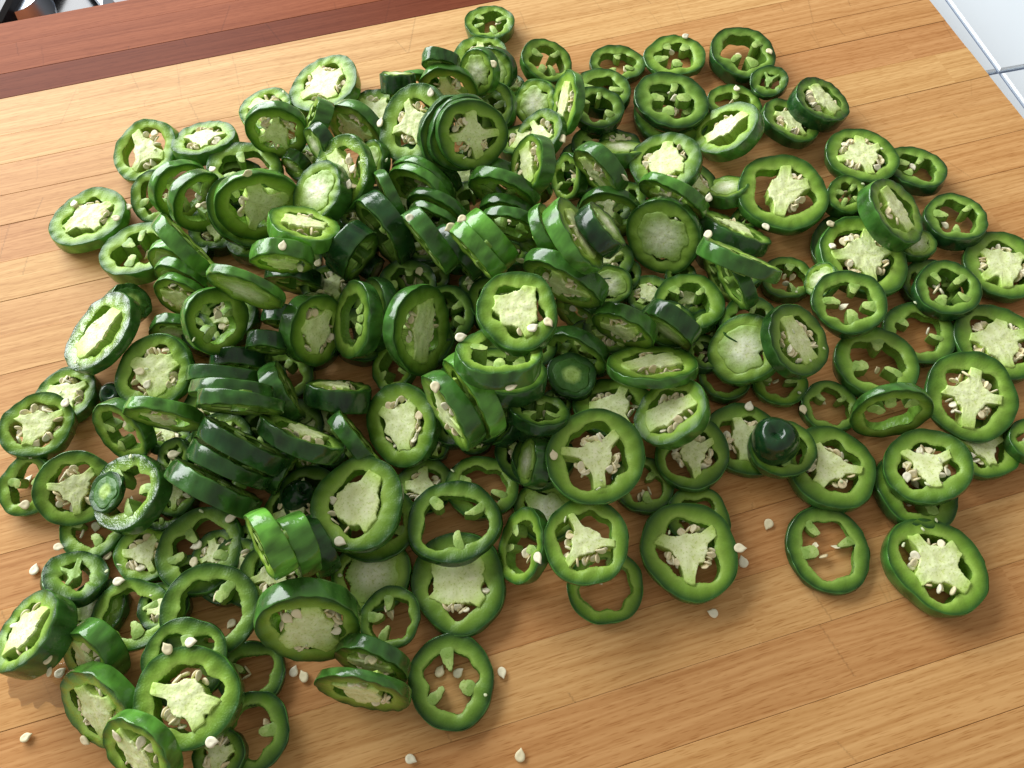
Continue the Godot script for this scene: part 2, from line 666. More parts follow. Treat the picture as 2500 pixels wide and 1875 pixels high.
# A tongue of partition that stands in from the wall.
func septum(o: Node3D, a: float, R: float, th: float, ri: PackedFloat32Array, N: int, shade: float) -> void:
	var at: float = ri[int(fposmod(a, TAU) / TAU * N) % N]
	var long := at * rng.randf_range(0.38, 0.66) + 0.0014
	var wide := R * rng.randf_range(0.17, 0.32)
	var flare := rng.randf_range(-0.55, 0.1)
	var bend := rng.randf_range(-0.25, 0.25)
	var high := th + rng.randf_range(-0.0007, 0.0002)
	var tint_top := Color(0.46, 0.62, 0.19).lerp(Color(0.58, 0.74, 0.25), shade)
	var tint_side := Color(0.22, 0.38, 0.07)
	var M := 26
	var outline := PackedVector2Array()
	for k in M:
		var t := TAU * k / M
		var e := 0.66
		var u := signf(cos(t)) * pow(absf(cos(t)), e)
		var w := signf(sin(t)) * pow(absf(sin(t)), e)
		var along := u * long / 2.0
		var across := w * wide / 2.0 * (1.0 + flare * u) + bend * along * along / long * 2.0
		across += wide * 0.13 * jag.get_noise_2d(k * 0.8, a * 9.0 + R * 4000.0)
		outline.append(Vector2(along, across))
	var inward := Vector3(-cos(a), 0, -sin(a))
	var side := Vector3(-sin(a), 0, cos(a))
	var mid := polar(at + 0.0012 - long / 2.0, a, 0.0)
	var sh := Shell.new()
	var rows := []
	var cols := []
	for s in 4:
		var f: float = [0.02, 0.5, 0.86, 0.98][s]
		var row := PackedVector3Array()
		for q in outline:
			row.append(mid + inward * q.x * f + side * q.y * f + Vector3(0, high + (0.0002 if s < 2 else 0.0) - (0.0001 if s == 3 else 0.0), 0))
		rows.append(row)
		var tint := PackedColorArray()
		for q in outline:
			tint.append(tint_top.lerp(tint_side, clampf(0.45 - 1.1 * q.x / long, 0.0, 0.8)))
		cols.append(tint)
	sh.strip(rows, cols, true, side.cross(inward).y > 0)
	rows = []
	cols = []
	for s in 4:
		var row := PackedVector3Array()
		for q in outline:
			row.append(mid + inward * q.x + side * q.y + Vector3(0, lerpf(high - 0.0003, 0.0, s / 3.0), 0))
		rows.append(row)
		cols.append(filled(tint_side, M))
	sh.strip(rows, cols, true, side.cross(inward).y > 0)
	part("partition", sh.mesh(), core_mat, o)

func slice_seed(o: Node3D, at: Vector3) -> void:
	var yy := Vector3(rng.randf_range(-1, 1), rng.randf_range(-0.2, 1.0), rng.randf_range(-1, 1)).normalized()
	var out := Vector3(-at.x, 0.0, -at.z).rotated(Vector3.UP, rng.randf_range(-0.6, 0.6)) + Vector3(0, rng.randf_range(-0.3, 0.3) * 0.004, 0)
	var xx := (out - yy * out.dot(yy)).normalized()
	if xx.length() < 0.5:
		xx = yy.cross(Vector3.RIGHT).normalized()
	var b := Basis(xx, yy, xx.cross(yy)).scaled_local(Vector3.ONE * rng.randf_range(0.84, 1.08))
	part("seed", seed_meshes[rng.randi() % 5], seed_mat, o, Transform3D(b, at))

func core(o: Node3D, k0: String, build: String, limbs: int, arms: Array, R: float, th: float, ro: PackedFloat32Array, ri: PackedFloat32Array, N: int, shade: float, off: float) -> void:
	var heart := R * rng.randf_range(0.30, 0.43)
	var wide := R * rng.randf_range(0.20, 0.30)
	var c1 := Color(0.88, 0.95, 0.52)
	var c2 := Color(0.56, 0.77, 0.19)
	if k0 == "C" and limbs == 2:
		heart = R * rng.randf_range(0.27, 0.33)
		wide = R * rng.randf_range(0.42, 0.55)
	elif k0 == "C" and limbs == 4:
		heart = R * rng.randf_range(0.38, 0.45)
	elif k0 == "T":
		heart = R * 0.16
		wide = R * 0.13
		c1 = Color(0.34, 0.52, 0.15)
		c2 = Color(0.28, 0.46, 0.11)
	elif k0 == "K":
		c1 = Color(0.40, 0.58, 0.16)
		c2 = Color(0.07, 0.18, 0.035)
	elif k0 == "S":
		c1 = Color(0.90, 0.94, 0.66)
		c2 = Color(0.30, 0.47, 0.11)
		c2 = c2.lerp(Color(0.42, 0.60, 0.14), shade)
	if build == "s":
		heart = R * rng.randf_range(0.28, 0.33)
		wide = R * rng.randf_range(0.20, 0.26)
	elif build == "m":
		heart = R * rng.randf_range(0.46, 0.50)
		wide = R * rng.randf_range(0.28, 0.36)
	var wides := []
	for a in arms:
		wides.append(wide * rng.randf_range(0.8, 1.3))
	var slits := []
	if k0 == "S":
		for q in rng.randi_range(1, 2):
			slits.append(Vector2(rng.randf() * TAU, rng.randf_range(0.25, 0.45)))
	var drift := Vector2.from_angle(rng.randf() * TAU) * R * 0.04
	var M := 132
	var rc := PackedFloat32Array()
	for b in M:
		var ph := TAU * b / M
		var wall_r: float = ri[int(b * N / float(M)) % N]
		var r := 0.0
		if k0 in ["S", "K"]:
			r = wall_r + 0.0006
			for s in slits:
				var d := absf(wrapf(ph - s.x, -PI, PI))
				if d < s.y:
					r -= (0.0006 + R * 0.13 * cos(d / s.y * PI / 2.0)) * (0.8 + 0.3 * jag.get_noise_2d(b * 0.4 + off, 2.0))
		else:
			r = heart * (1.0 + 0.14 * soft.get_noise_2d(cos(ph) * 1.4 + off, sin(ph) * 1.4 + 5.0))
			for q in arms.size():
				var d := absf(wrapf(ph - deg_to_rad(arms[q]), -PI, PI))
				if d < PI / 2.0:
					var thick_here: float = wides[q] * (1.0 + 0.22 * soft.get_noise_2d(q * 9.0 + off, signf(wrapf(ph - deg_to_rad(arms[q]), -PI, PI)) * 4.0 + d * 2.0))
					var reach := minf(wall_r + 0.0009, thick_here * 0.5 / maxf(sin(d), 0.001))
					# a flare where the arm leaves the middle
					var m := maxf(r, reach)
					var blend := clampf(1.0 - absf(r - reach) / (R * 0.26), 0.0, 1.0)
					r = m + blend * blend * R * 0.06 if m < wall_r else m
			if r < wall_r:
				r *= 1.0 + 0.05 * jag.get_noise_2d(b * 0.5 + off, 31.0)
		rc.append(minf(r, wall_r + 0.0009))
	var sh := Shell.new()
	var rows := []
	var cols := []
	var centre_r := heart if k0 == "C" or k0 == "T" else R * 0.4
	var rise := rng.randf_range(0.0002, 0.0006)
	if k0 in ["S", "K"]:
		rise = 0.0001
	for s in 9:
		var f: float = [0.01, 0.2, 0.4, 0.58, 0.74, 0.87, 0.95, 0.985, 1.0][s]
		var row := PackedVector3Array()
		var tint := PackedColorArray()
		for b in M:
			var ph := TAU * b / M
			var r := lerpf(minf(centre_r * 0.92, rc[b]) * f, rc[b] * f, smoothstep(0.45, 0.97, f))
			var p := polar(r, ph, 0.0)
			var low: float = 0.0007 if s == 8 else (0.00015 if s == 7 else 0.0)
			p.y = th + rise + 0.00022 * soft.get_noise_2d(p.x * 260.0 + off, p.z * 260.0) - low - 0.0005 * clampf(r / ro[int(b * N / float(M)) % N] - 0.5, 0.0, 0.5)
			row.append(p)
			var t := smoothstep(0.30, 0.72, r / R) if k0 != "S" else smoothstep(0.12, 0.66, r / R)
			if k0 == "K":
				t = smoothstep(0.26, 0.44, r / R)
			var c := c1.lerp(c2, t)
			var v := 1.0 + 0.12 * soft.get_noise_2d(p.x * 220.0 + off, p.z * 220.0)
			tint.append(Color(c.r * v, c.g * v, c.b * v * v))
		rows.append(row)
		cols.append(tint)
	sh.strip(rows, cols, true, true)
	rows = []
	cols = []
	for s in 5:
		var row := PackedVector3Array()
		var tint := PackedColorArray()
		for b in M:
			var ph := TAU * b / M
			var t := s / 4.0
			var p := polar(rc[b] + 0.0003 * jag.get_noise_2d(b * 0.6 + off, t * 3.0), ph, lerpf(th + rise - 0.0007, 0.0, t))
			row.append(p)
			var v := 1.0 + 0.2 * jag.get_noise_2d(b * 0.7 + off, t * 4.0)
			tint.append(Color(c2.r * 0.95 * v, c2.g * 0.95 * v, c2.b * 0.85 * v))
		rows.append(row)
		cols.append(tint)
	sh.strip(rows, cols, true, true)
	part("core", sh.mesh(), core_mat, o)
	if k0 != "C":
		return
	# seeds fan out from the core into the cavities
	var sorted := arms.map(func(a): return fposmod(a, 360.0))
	sorted.sort()
	for q in sorted.size():
		var a: float = sorted[q]
		var gap := fposmod(sorted[(q + 1) % sorted.size()] - a, 360.0)
		if gap < 45.0 or rng.randf() < 0.10:
			continue
		var many := rng.randi_range(4, 9)
		var from := rng.randf_range(0.15, 0.40)
		var to := rng.randf_range(0.60, 0.86)
		for m in many:
			var ph := deg_to_rad(a + gap * lerpf(from, to, (m + rng.randf_range(-0.3, 0.3)) / maxf(many - 1, 1)))
			var inner: float = rc[int(fposmod(ph, TAU) / TAU * M) % M]
			var outer: float = ri[int(fposmod(ph, TAU) / TAU * N) % N]
			if outer - inner < 0.0012:
				continue
			var r := inner + minf(rng.randf_range(0.0008, 0.0022), outer - inner - 0.0006)
			slice_seed(o, polar(r, ph, th * rng.randf_range(0.55, 1.0)))

# The rounded end of a pepper: skin all over, with a dimple at the apex.
func make_tip(o: Node3D, R: float, high: float, skin_c: Color) -> void:
	var N := 48
	var sh := Shell.new()
	var rows := []
	var cols := []
	for s in 15:
		var t := s / 14.0
		var row := PackedVector3Array()
		var tint := PackedColorArray()
		for b in N:
			var ph := TAU * b / N
			var lat := t * PI / 2.0
			var r := R * pow(cos(lat), 0.6) * (1.0 + 0.04 * cos(3.0 * ph))
			var yy := high * sin(lat)
			yy -= high * 0.24 * exp(-pow(r / (R * 0.26), 2.0))
			row.append(polar(maxf(r, 0.00002), ph, yy))
			var v := 1.0 + 0.3 * soft.get_noise_2d(b * 0.2, t * 3.0)
			tint.append(Color(skin_c.r * v, skin_c.g * v, skin_c.b * v))
		rows.append(row)
		cols.append(tint)
	sh.strip(rows, cols, true, false)
	part("skin", sh.mesh(), skin_mat, o)
	sh = Shell.new()
	rows = []
	for s in 3:
		var row := PackedVector3Array()
		for b in N:
			row.append(polar(R * [0.98, 0.5, 0.01][s], TAU * b / N, 0.0))
		rows.append(row)
	sh.strip(rows, [filled(Color(0.10, 0.24, 0.05), N), filled(Color(0.28, 0.44, 0.12), N), filled(Color(0.4, 0.52, 0.2), N)], true, true)
	part("flesh", sh.mesh(), flesh_mat, o)

func build_slices() -> void:
	cut("small thick slice alone at the top centre, nearest the dark stripe", "R4", Vector3(-11.3, 7.1, -343.1), Vector3(-0.024, 0.999, -0.040), 12.7, 6.1, 4, [])
	cut("slice directly below the small top slice, half hidden by wet skins", "C3", Vector3(-15.1, 7.4, -319.2), Vector3(-0.007, 1.000, 0.013), 13.4, 5.3, 5, [-95, 29, 138])
	cut("pinched green slice with four stubs, right of the wet stacked skins", "R4", Vector3(16.9, 10.6, -311.8), Vector3(0.261, 0.956, 0.132), 12.6, 6.8, 4, [-43, -153, 65, 114])
	cut("dark rimmed ring with one narrow top stub and one fat stub in the far row", "R3", Vector3(51.3, 5.4, -316.1), Vector3(0.034, 0.999, 0.003), 13.0, 4.6, 2, [-86, 28, 115])
	cut("far row slice with four fat stubs, tan seeds and a white seed on its rim", "R4", Vector3(79.7, 6.2, -320.1), Vector3(-0.017, 1.000, -0.024), 14.9, 5.3, 4, [-116, -47, 166, 85])
	cut("thick dark slice farthest to the right of the far row, pinkish seed on rim", "R3", Vector3(112.2, 9.6, -318.8), Vector3(0.022, 0.999, 0.049), 16.2, 8.4, 1, [-36, 136, 62])
	cut("ring of pale stubs half hidden behind the slice with the bluish highlight", "R3", Vector3(105.0, 6.2, -287.5), Vector3(0.008, 0.999, -0.037), 13.1, 5.3, 3, [-76, 144, 45])
	cut("lower slice of the dark two-slice stack in the far right group", "R3", Vector3(74.1, 7.4, -278.9), Vector3(-0.029, 0.998, 0.048), 17.2, 6.1, 2, [])
	cut("open ring with a wide dark top cavity behind the thick three-stub slice", "R2", Vector3(42.2, 9.7, -293.9), Vector3(0.006, 0.999, -0.052), 14.1, 6.8, 2, [])
	cut("slice lying under the tilted slice of the upper right group, brown seeds in its core", "C3", Vector3(128.2, 10.1, -273.7), Vector3(0.251, 0.963, -0.099), 14.2, 6.1, 2, [-167, 61, 112])
	cut("almond-shaped slice with a pointed right end in the upper right group", "R3", Vector3(180.3, 7.9, -247.9), Vector3(-0.016, 0.994, -0.105), 13.3, 6.1, 1, [-148, -52, 135])
	cut("four-armed seedy slice left of the almond-shaped slice", "C4", Vector3(155.9, 10.8, -251.9), Vector3(0.027, 0.999, -0.039), 16.3, 5.3, 3, [-84, -32, 82, 167])
	cut("small slice with four stubs tucked behind the long tilted seedy slice", "R4", Vector3(144.8, 12.2, -228.2), Vector3(0.075, 0.984, 0.161), 9.4, 6.8, 3, [-160, -53, 33, 119])
	cut("dark thick ring with three chunky stubs in the right outer row", "R3", Vector3(190.3, 9.0, -218.8), Vector3(-0.050, 0.991, -0.127), 13.6, 6.8, 1, [-163, -36, 104])
	cut("four-armed slice cut by the right edge beside bare wood", "C4", Vector3(205.9, 6.3, -195.8), Vector3(-0.003, 0.999, -0.035), 17.1, 5.3, 3, [-134, -27, 102, 146])
	cut("dark slice hidden under the pinwheel slice at right", "R3", Vector3(173.8, 5.3, -186.8), Vector3(-0.019, 1.000, -0.015), 12.1, 4.6, 1, [])
	cut("green sliver under the long tilted seedy slice at right", "S", Vector3(170.0, 8.8, -205.3), Vector3(-0.021, 1.000, 0.017), 8.2, 4.6, 4, [])
	cut("slice whose dark skin shows left of the broad four-armed slice at right", "R3", Vector3(145.2, 5.3, -205.2), Vector3(-0.002, 1.000, -0.018), 18.4, 4.6, 2, [])
	cut("broad four-armed slice with a few loose cream seeds in its cavities, right side", "C4", Vector3(146.2, 10.6, -197.6), Vector3(0.119, 0.993, -0.006), 19.3, 4.6, 4, [-71, -15, 86, 175])
	cut("shaded ring with two pale stubs beside the dark strips at right", "R3", Vector3(114.6, 5.5, -189.8), Vector3(-0.036, 0.999, -0.038), 10.8, 4.6, 3, [-71, 75, -153])
	cut("pinwheel slice with four square stubs in the right group", "R4", Vector3(175.9, 12.1, -180.3), Vector3(-0.063, 0.998, 0.018), 12.9, 6.1, 1, [-122, -34, 45, 126])
	cut("small solid green slice peeking out left of the ring with four stubs", "S", Vector3(124.8, 12.2, -183.9), Vector3(-0.670, 0.724, 0.165), 7.0, 4.6, 6, [])
	cut("large three-armed slice with a big seedy left cavity, topmost at upper right", "C3s", Vector3(116.6, 12.9, -229.1), Vector3(0.003, 0.998, 0.057), 19.6, 5.3, 4, [-77, -20, 105])
	cut("pale solid slice wedged left behind the large three-armed upper right slice", "S", Vector3(93.5, 10.3, -234.1), Vector3(-0.260, 0.911, -0.321), 8.9, 6.8, 4, [])
	cut("very small dark slice with frilly cavities at the far right of the heap", "T", Vector3(120.9, 11.3, -297.2), Vector3(-0.234, 0.942, 0.241), 8.4, 3.8, 1, [-107, -25, 108])
	cut("tilted oval slice with a narrow pale core at the upper right outer edge", "C2", Vector3(143.3, 12.9, -283.7), Vector3(0.290, 0.956, -0.046), 14.3, 7.6, 1, [-114, 48])
	cut("long tilted slice with a white seedy core standing out at right", "C2", Vector3(159.6, 19.5, -213.7), Vector3(0.436, 0.897, 0.074), 15.0, 7.6, 4, [-124, 56])
	cut("glossy ring with four blunt stubs overlapping the broad four-armed slice", "R4", Vector3(131.9, 17.5, -170.0), Vector3(-0.164, 0.976, 0.142), 13.8, 5.3, 2, [-67, -170, 85, 15])
	cut("top slice of the dark two-slice stack, showing pillar-like stubs", "R4", Vector3(73.5, 13.3, -283.4), Vector3(0.029, 1.000, -0.011), 17.4, 5.3, 1, [-167, -75, -15, 105])
	cut("thick dark slice with pillar-like stubs left of the two-slice stack", "R3", Vector3(38.8, 16.2, -275.4), Vector3(0.039, 0.990, 0.138), 11.7, 7.6, 1, [-156, -82, 36])
	cut("tilted slice with a long seedy core and a bluish highlight on its right skin", "C2", Vector3(95.1, 15.3, -263.7), Vector3(-0.574, 0.816, -0.070), 14.8, 7.6, 5, [167, -13])
	cut("slice with a large torn pale core below the dark two-slice stack", "C3m", Vector3(66.0, 18.3, -241.3), Vector3(-0.310, 0.950, 0.035), 15.5, 5.3, 3, [-79, 38, 114])
	cut("pale cut face lying low below the thick three-stub slice", "S", Vector3(48.6, 12.3, -255.1), Vector3(0.042, 0.884, -0.466), 11.0, 7.6, 4, [])
	cut("solid pale slice with a dark slit, top centre of the heap", "S", Vector3(10.3, 12.3, -282.0), Vector3(-0.528, 0.730, 0.433), 10.9, 6.1, 6, [])
	cut("narrow upright slice with a white shine on its right skin, top centre", "C2", Vector3(22.7, 23.1, -269.8), Vector3(-0.921, 0.356, 0.159), 13.5, 4.6, 6, [116, -64])
	cut("slice with seeds in its right cavity below the narrow upright slice", "C3", Vector3(11.6, 15.5, -259.7), Vector3(-0.585, 0.795, 0.161), 12.2, 5.3, 4, [-115, 142, 37])
	cut("slice with an upright core and fanned brown seeds, centre of the upper heap", "C2", Vector3(5.7, 39.3, -220.5), Vector3(-0.805, 0.522, 0.282), 10.9, 6.8, 5, [75, -105])
	cut("half-shaded ring with a square white glint on its skin", "R3", Vector3(23.2, 12.3, -237.2), Vector3(-0.856, 0.373, 0.358), 10.6, 5.3, 3, [-123, 144, 10])
	cut("long tilted slice with smooth green skin facing up, right of the square glint", "C2", Vector3(34.3, 26.7, -225.8), Vector3(-0.729, -0.208, 0.653), 13.0, 6.8, 4, [19, -161])
	cut("bright slice with lime inner wall, leftmost of the upper left pair", "C3", Vector3(-164.0, 11.6, -254.1), Vector3(-0.212, 0.931, 0.299), 15.1, 6.1, 7, [22, 114, -121])
	cut("slice packed with white seeds, right one of the upper left pair", "C3", Vector3(-136.6, 16.2, -256.9), Vector3(-0.077, 0.965, -0.251), 13.9, 6.8, 5, [-173, -12, 72])
	cut("lone slice with a glaring white core farthest left on the upper board", "C3", Vector3(-181.9, 8.8, -218.9), Vector3(-0.053, 0.999, -0.007), 15.8, 7.6, 7, [142, -38, 50])
	cut("small open ring showing board wood, tucked behind the upper left heap edge", "R3", Vector3(-155.7, 9.6, -229.3), Vector3(-0.194, 0.897, 0.398), 11.5, 4.6, 4, [27, 155, -98])
	cut("thick light green slice with three chunky stubs at the left heap edge", "R3", Vector3(-156.2, 10.2, -201.2), Vector3(-0.019, 0.995, -0.096), 15.0, 8.4, 6, [-146, -91, 99])
	cut("slice with bits of wet membrane on its rim at the upper left", "R3", Vector3(-140.2, 14.1, -227.5), Vector3(0.727, 0.217, 0.651), 13.0, 4.6, 6, [])
	cut("ring with two big pale stubs left of the lime walled slice", "R3", Vector3(-128.0, 20.8, -215.6), Vector3(0.759, 0.072, 0.647), 13.5, 5.3, 5, [-56, 81])
	cut("arched ring with one wavy stub at the upper left of the heap", "R3", Vector3(-115.5, 17.2, -238.9), Vector3(0.099, 0.993, -0.063), 15.5, 5.3, 3, [-113, 56, 132])
	cut("slice showing only its skin under the lime walled slice", "R3", Vector3(-109.8, 18.3, -214.1), Vector3(0.464, 0.848, 0.255), 15.8, 5.3, 5, [])
	cut("lime walled slice with a flat pale core and one seed on its top rim", "C3", Vector3(-101.6, 27.3, -208.7), Vector3(0.455, 0.193, 0.869), 16.5, 5.3, 6, [-88, -5, 119])
	cut("bright slice behind the upper left heap with a white fleck on its rim", "C2", Vector3(-115.1, 7.9, -283.3), Vector3(-0.108, 0.993, -0.038), 13.0, 6.1, 7, [38, -150])
	cut("slice with a pale upright arm under the bright upper left slice", "C3", Vector3(-100.7, 25.0, -250.4), Vector3(0.090, 0.174, 0.981), 12.9, 5.3, 5, [-81, 73, 161])
	cut("large tilted slice with a glaring white seedy core at the upper left", "C4", Vector3(-88.3, 11.9, -294.9), Vector3(-0.237, 0.971, 0.022), 17.3, 7.6, 6, [-31, 149, 61, -119])
	cut("slice seen from its skin, below the glaring white seedy slice", "R3", Vector3(-84.9, 32.5, -253.2), Vector3(-0.831, 0.556, -0.014), 8.3, 7.2, 5, [])
	cut("slice with many tan seeds behind the big four-armed upper slice", "C4", Vector3(-62.8, 6.1, -283.5), Vector3(0.012, 1.000, 0.025), 14.1, 5.3, 3, [-73, 36, 107, -144])
	cut("tilted slice with wet skin along its upper right, upper left heap", "C3", Vector3(-68.6, 23.1, -253.8), Vector3(-0.475, 0.054, 0.878), 13.3, 6.1, 5, [-133, -2, 119])
	cut("big four-armed slice with a seed on its upper rim, top of the heap", "C4s", Vector3(-40.4, 39.0, -242.3), Vector3(-0.387, 0.818, 0.424), 16.0, 5.3, 4, [-108, -12, 67, 168])
	cut("rearmost of the three upright slices stacked behind the star core", "R3", Vector3(-23.7, 40.0, -234.9), Vector3(0.452, 0.520, 0.725), 14.3, 4.6, 3, [])
	cut("middle of the three upright slices stacked behind the star core", "R3", Vector3(-19.4, 41.8, -233.3), Vector3(0.437, 0.532, 0.725), 14.2, 4.6, 3, [])
	cut("slice with a four-pointed star core, front of the upright stack of three", "C4s", Vector3(-15.4, 43.6, -231.4), Vector3(0.396, 0.551, 0.734), 14.2, 4.6, 4, [-95, -1, 75, 174])
	cut("open ring half behind the star core slice", "R2", Vector3(-12.1, 12.0, -279.0), Vector3(-0.351, 0.799, 0.488), 13.2, 4.6, 4, [-165, 33])
	cut("slice with clustered tan seeds below the wet stacked skins", "C3", Vector3(-28.8, 20.4, -279.0), Vector3(0.004, 0.087, 0.996), 13.4, 5.3, 5, [-104, 25, 145])
	cut("bright ring edge left of the clustered tan seeds", "R3", Vector3(-43.1, 14.2, -282.4), Vector3(0.101, 0.143, 0.985), 13.1, 4.6, 6, [])
	cut("dark wedge of skin at the top edge of the heap", "S", Vector3(-32.0, 28.3, -286.5), Vector3(-0.103, -0.397, 0.912), 8.1, 6.1, 3, [])
	cut("dark skinned piece with a white shine at the top edge of the heap", "S", Vector3(-50.3, 30.9, -279.9), Vector3(0.016, 0.825, -0.564), 7.4, 8.1, 1, [])
	cut("rear of two wet dark slices at the top of the heap", "S", Vector3(-9.4, 12.0, -302.9), Vector3(-0.417, 0.569, 0.709), 10.4, 5.3, 2, [])
	cut("front of two wet slices at the top, rough pale green face", "S", Vector3(-16.0, 24.0, -288.1), Vector3(-0.560, 0.461, 0.688), 9.9, 4.6, 5, [])
	cut("rough wet slice with loose white seeds on its face, upper left centre", "C2", Vector3(-69.9, 31.9, -221.8), Vector3(-0.512, 0.755, 0.410), 15.5, 5.3, 5, [68, -112])
	cut("solid pale slice with a green notch at its top, left of centre", "S", Vector3(-77.9, 32.7, -212.5), Vector3(-0.428, 0.860, 0.279), 12.1, 7.6, 4, [])
	cut("small skin side of a slice between two bright slices, upper left", "S", Vector3(-95.8, 13.7, -241.8), Vector3(-0.484, -0.058, 0.873), 5.9, 6.1, 3, [])
	cut("slice with a small bluish highlight on dark skin, upper left", "S", Vector3(-81.7, 31.7, -237.3), Vector3(-0.721, 0.102, 0.685), 7.6, 6.1, 2, [])
	cut("slice edge peeking behind the rough wet slice", "S", Vector3(-59.2, 27.5, -232.4), Vector3(-0.614, 0.696, 0.372), 8.5, 5.3, 3, [])
	cut("thin upright strip of skin right of the rough wet slice", "R3", Vector3(-50.8, 30.3, -210.8), Vector3(-0.891, -0.093, 0.444), 10.9, 4.5, 4, [])
	cut("dark skinned arch at the back of the leaning stack, left of the star core", "R3", Vector3(-37.1, 16.2, -231.9), Vector3(-0.421, -0.039, 0.906), 15.8, 5.3, 2, [])
	cut("middle bright slice of the leaning stack, left of centre", "R3", Vector3(-37.3, 21.3, -223.2), Vector3(-0.490, -0.075, 0.869), 15.4, 4.6, 5, [])
	cut("front ring of the leaning stack, with a deep dark hole", "R3", Vector3(-39.0, 22.9, -218.4), Vector3(-0.525, -0.076, 0.848), 15.2, 4.6, 6, [27, 130])
	cut("arched slice with a dull grey-green shine, middle of the heap", "R3", Vector3(-31.3, 20.4, -209.0), Vector3(-0.410, -0.060, 0.910), 13.3, 4.6, 4, [])
	cut("arched bright edged ring just in front of the grey-green shine", "R3", Vector3(-32.2, 20.7, -204.1), Vector3(-0.384, -0.065, 0.921), 11.2, 4.6, 5, [])
	cut("dark slice at the right end of the arched centre stack", "R3", Vector3(4.8, 12.4, -232.3), Vector3(-0.438, -0.181, 0.880), 12.2, 4.6, 2, [])
	cut("rear arched slice of the centre stack below the star core", "R3", Vector3(-3.0, 16.0, -229.2), Vector3(-0.376, -0.267, 0.887), 16.0, 4.6, 5, [])
	cut("front arched slice of the centre stack below the star core", "R3", Vector3(-3.9, 27.1, -214.1), Vector3(-0.345, -0.252, 0.904), 14.8, 4.6, 5, [])
	cut("upper one of two low arches in the centre of the heap", "R3", Vector3(-2.3, 21.3, -208.9), Vector3(-0.227, -0.238, 0.945), 11.7, 4.6, 4, [])
	cut("lower one of two low arches in the centre of the heap", "R3", Vector3(-1.2, 35.0, -191.6), Vector3(-0.231, -0.241, 0.943), 11.5, 4.6, 4, [])
	cut("small grey shining skin in a dark gap at the centre", "S", Vector3(-0.2, 8.0, -201.2), Vector3(-0.303, -0.158, 0.940), 7.7, 5.3, 2, [])
	cut("leaning slice with smooth bright skin above the solid pale disc", "C3", Vector3(65.0, 22.1, -216.4), Vector3(-0.516, -0.365, 0.775), 14.4, 6.1, 6, [150, -30])
	cut("solid pale disc with one jagged dark slit, right of centre", "S", Vector3(61.8, 16.4, -201.9), Vector3(-0.378, 0.529, 0.760), 15.5, 5.3, 4, [])
	cut("arched ring with two seeds behind the dark diagonal slice", "R3", Vector3(41.2, 14.3, -214.6), Vector3(-0.217, 0.012, 0.976), 13.8, 4.6, 4, [])
	cut("dark diagonal slice with a thin pale cut face, left of the solid pale disc", "S", Vector3(33.6, 57.5, -176.3), Vector3(0.727, 0.618, -0.299), 10.0, 7.2, 0, [])
	cut("bright diagonal slice leaning on the dark diagonal slice", "C2", Vector3(24.1, 57.7, -172.2), Vector3(0.773, 0.604, -0.193), 14.0, 7.2, 6, [41, -139])
	cut("diagonal slice with a narrow yellow-green face, left of the bright diagonal one", "C2", Vector3(15.1, 44.2, -185.0), Vector3(0.804, 0.566, -0.181), 10.1, 6.3, 5, [])
	cut("dark strip-like slice with a narrow top face, left under the large three-armed slice", "C3", Vector3(93.4, 15.4, -208.2), Vector3(0.344, 0.761, -0.550), 15.8, 6.3, 2, [])
	cut("smooth strip of green skin in front of the dark strip-like slice", "R3", Vector3(81.4, 50.3, -168.8), Vector3(0.377, 0.672, -0.637), 14.5, 6.3, 4, [])
	cut("left one of two dark slices on edge in the right centre gap", "R3", Vector3(83.6, 10.8, -184.9), Vector3(-0.868, -0.209, 0.450), 10.7, 5.3, 3, [])
	cut("right one of two dark slices on edge in the right centre gap", "R3", Vector3(83.6, 26.1, -172.0), Vector3(-0.870, -0.231, 0.435), 10.5, 6.3, 3, [])
	cut("fat ring with three rounded stubs below the solid pale disc", "R3", Vector3(70.4, 14.3, -172.7), Vector3(-0.019, 0.987, -0.158), 14.3, 6.1, 3, [-132, -43, 146])
	cut("shaded slice with a torn core, left behind the fat ring of rounded stubs", "C3", Vector3(56.4, 7.1, -180.5), Vector3(-0.118, 0.987, 0.107), 9.0, 5.3, 2, [])
	cut("shaded solid pale face in a gap below the diagonal slices", "S", Vector3(39.5, 8.7, -183.8), Vector3(-0.151, 0.926, 0.345), 9.0, 5.3, 3, [])
	cut("long leaning skin behind the seedy low slice, centre", "R3", Vector3(15.0, 15.8, -189.0), Vector3(-0.594, -0.216, 0.775), 15.8, 6.1, 4, [])
	cut("low leaning slice with seeds in its shaded face, right above the triangular core", "C3", Vector3(17.9, 35.3, -165.2), Vector3(-0.459, -0.212, 0.863), 15.8, 6.8, 4, [-104, -16, 100])
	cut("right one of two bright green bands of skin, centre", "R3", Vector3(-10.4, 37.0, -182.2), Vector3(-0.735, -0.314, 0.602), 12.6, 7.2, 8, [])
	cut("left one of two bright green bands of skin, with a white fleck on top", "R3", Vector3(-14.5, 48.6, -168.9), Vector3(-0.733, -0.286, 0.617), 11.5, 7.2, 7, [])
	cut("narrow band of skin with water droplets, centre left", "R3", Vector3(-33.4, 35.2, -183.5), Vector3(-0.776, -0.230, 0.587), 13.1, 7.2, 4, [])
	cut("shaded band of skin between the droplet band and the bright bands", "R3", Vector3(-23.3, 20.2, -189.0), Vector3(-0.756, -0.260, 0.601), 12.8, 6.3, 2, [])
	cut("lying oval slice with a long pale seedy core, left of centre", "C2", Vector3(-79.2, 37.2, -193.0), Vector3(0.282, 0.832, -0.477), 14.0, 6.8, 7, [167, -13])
	cut("broad grey-green shining skin right of the barrel-like dark slice", "R3", Vector3(-53.9, 23.5, -198.0), Vector3(-0.754, -0.034, 0.657), 15.2, 9.0, 1, [])
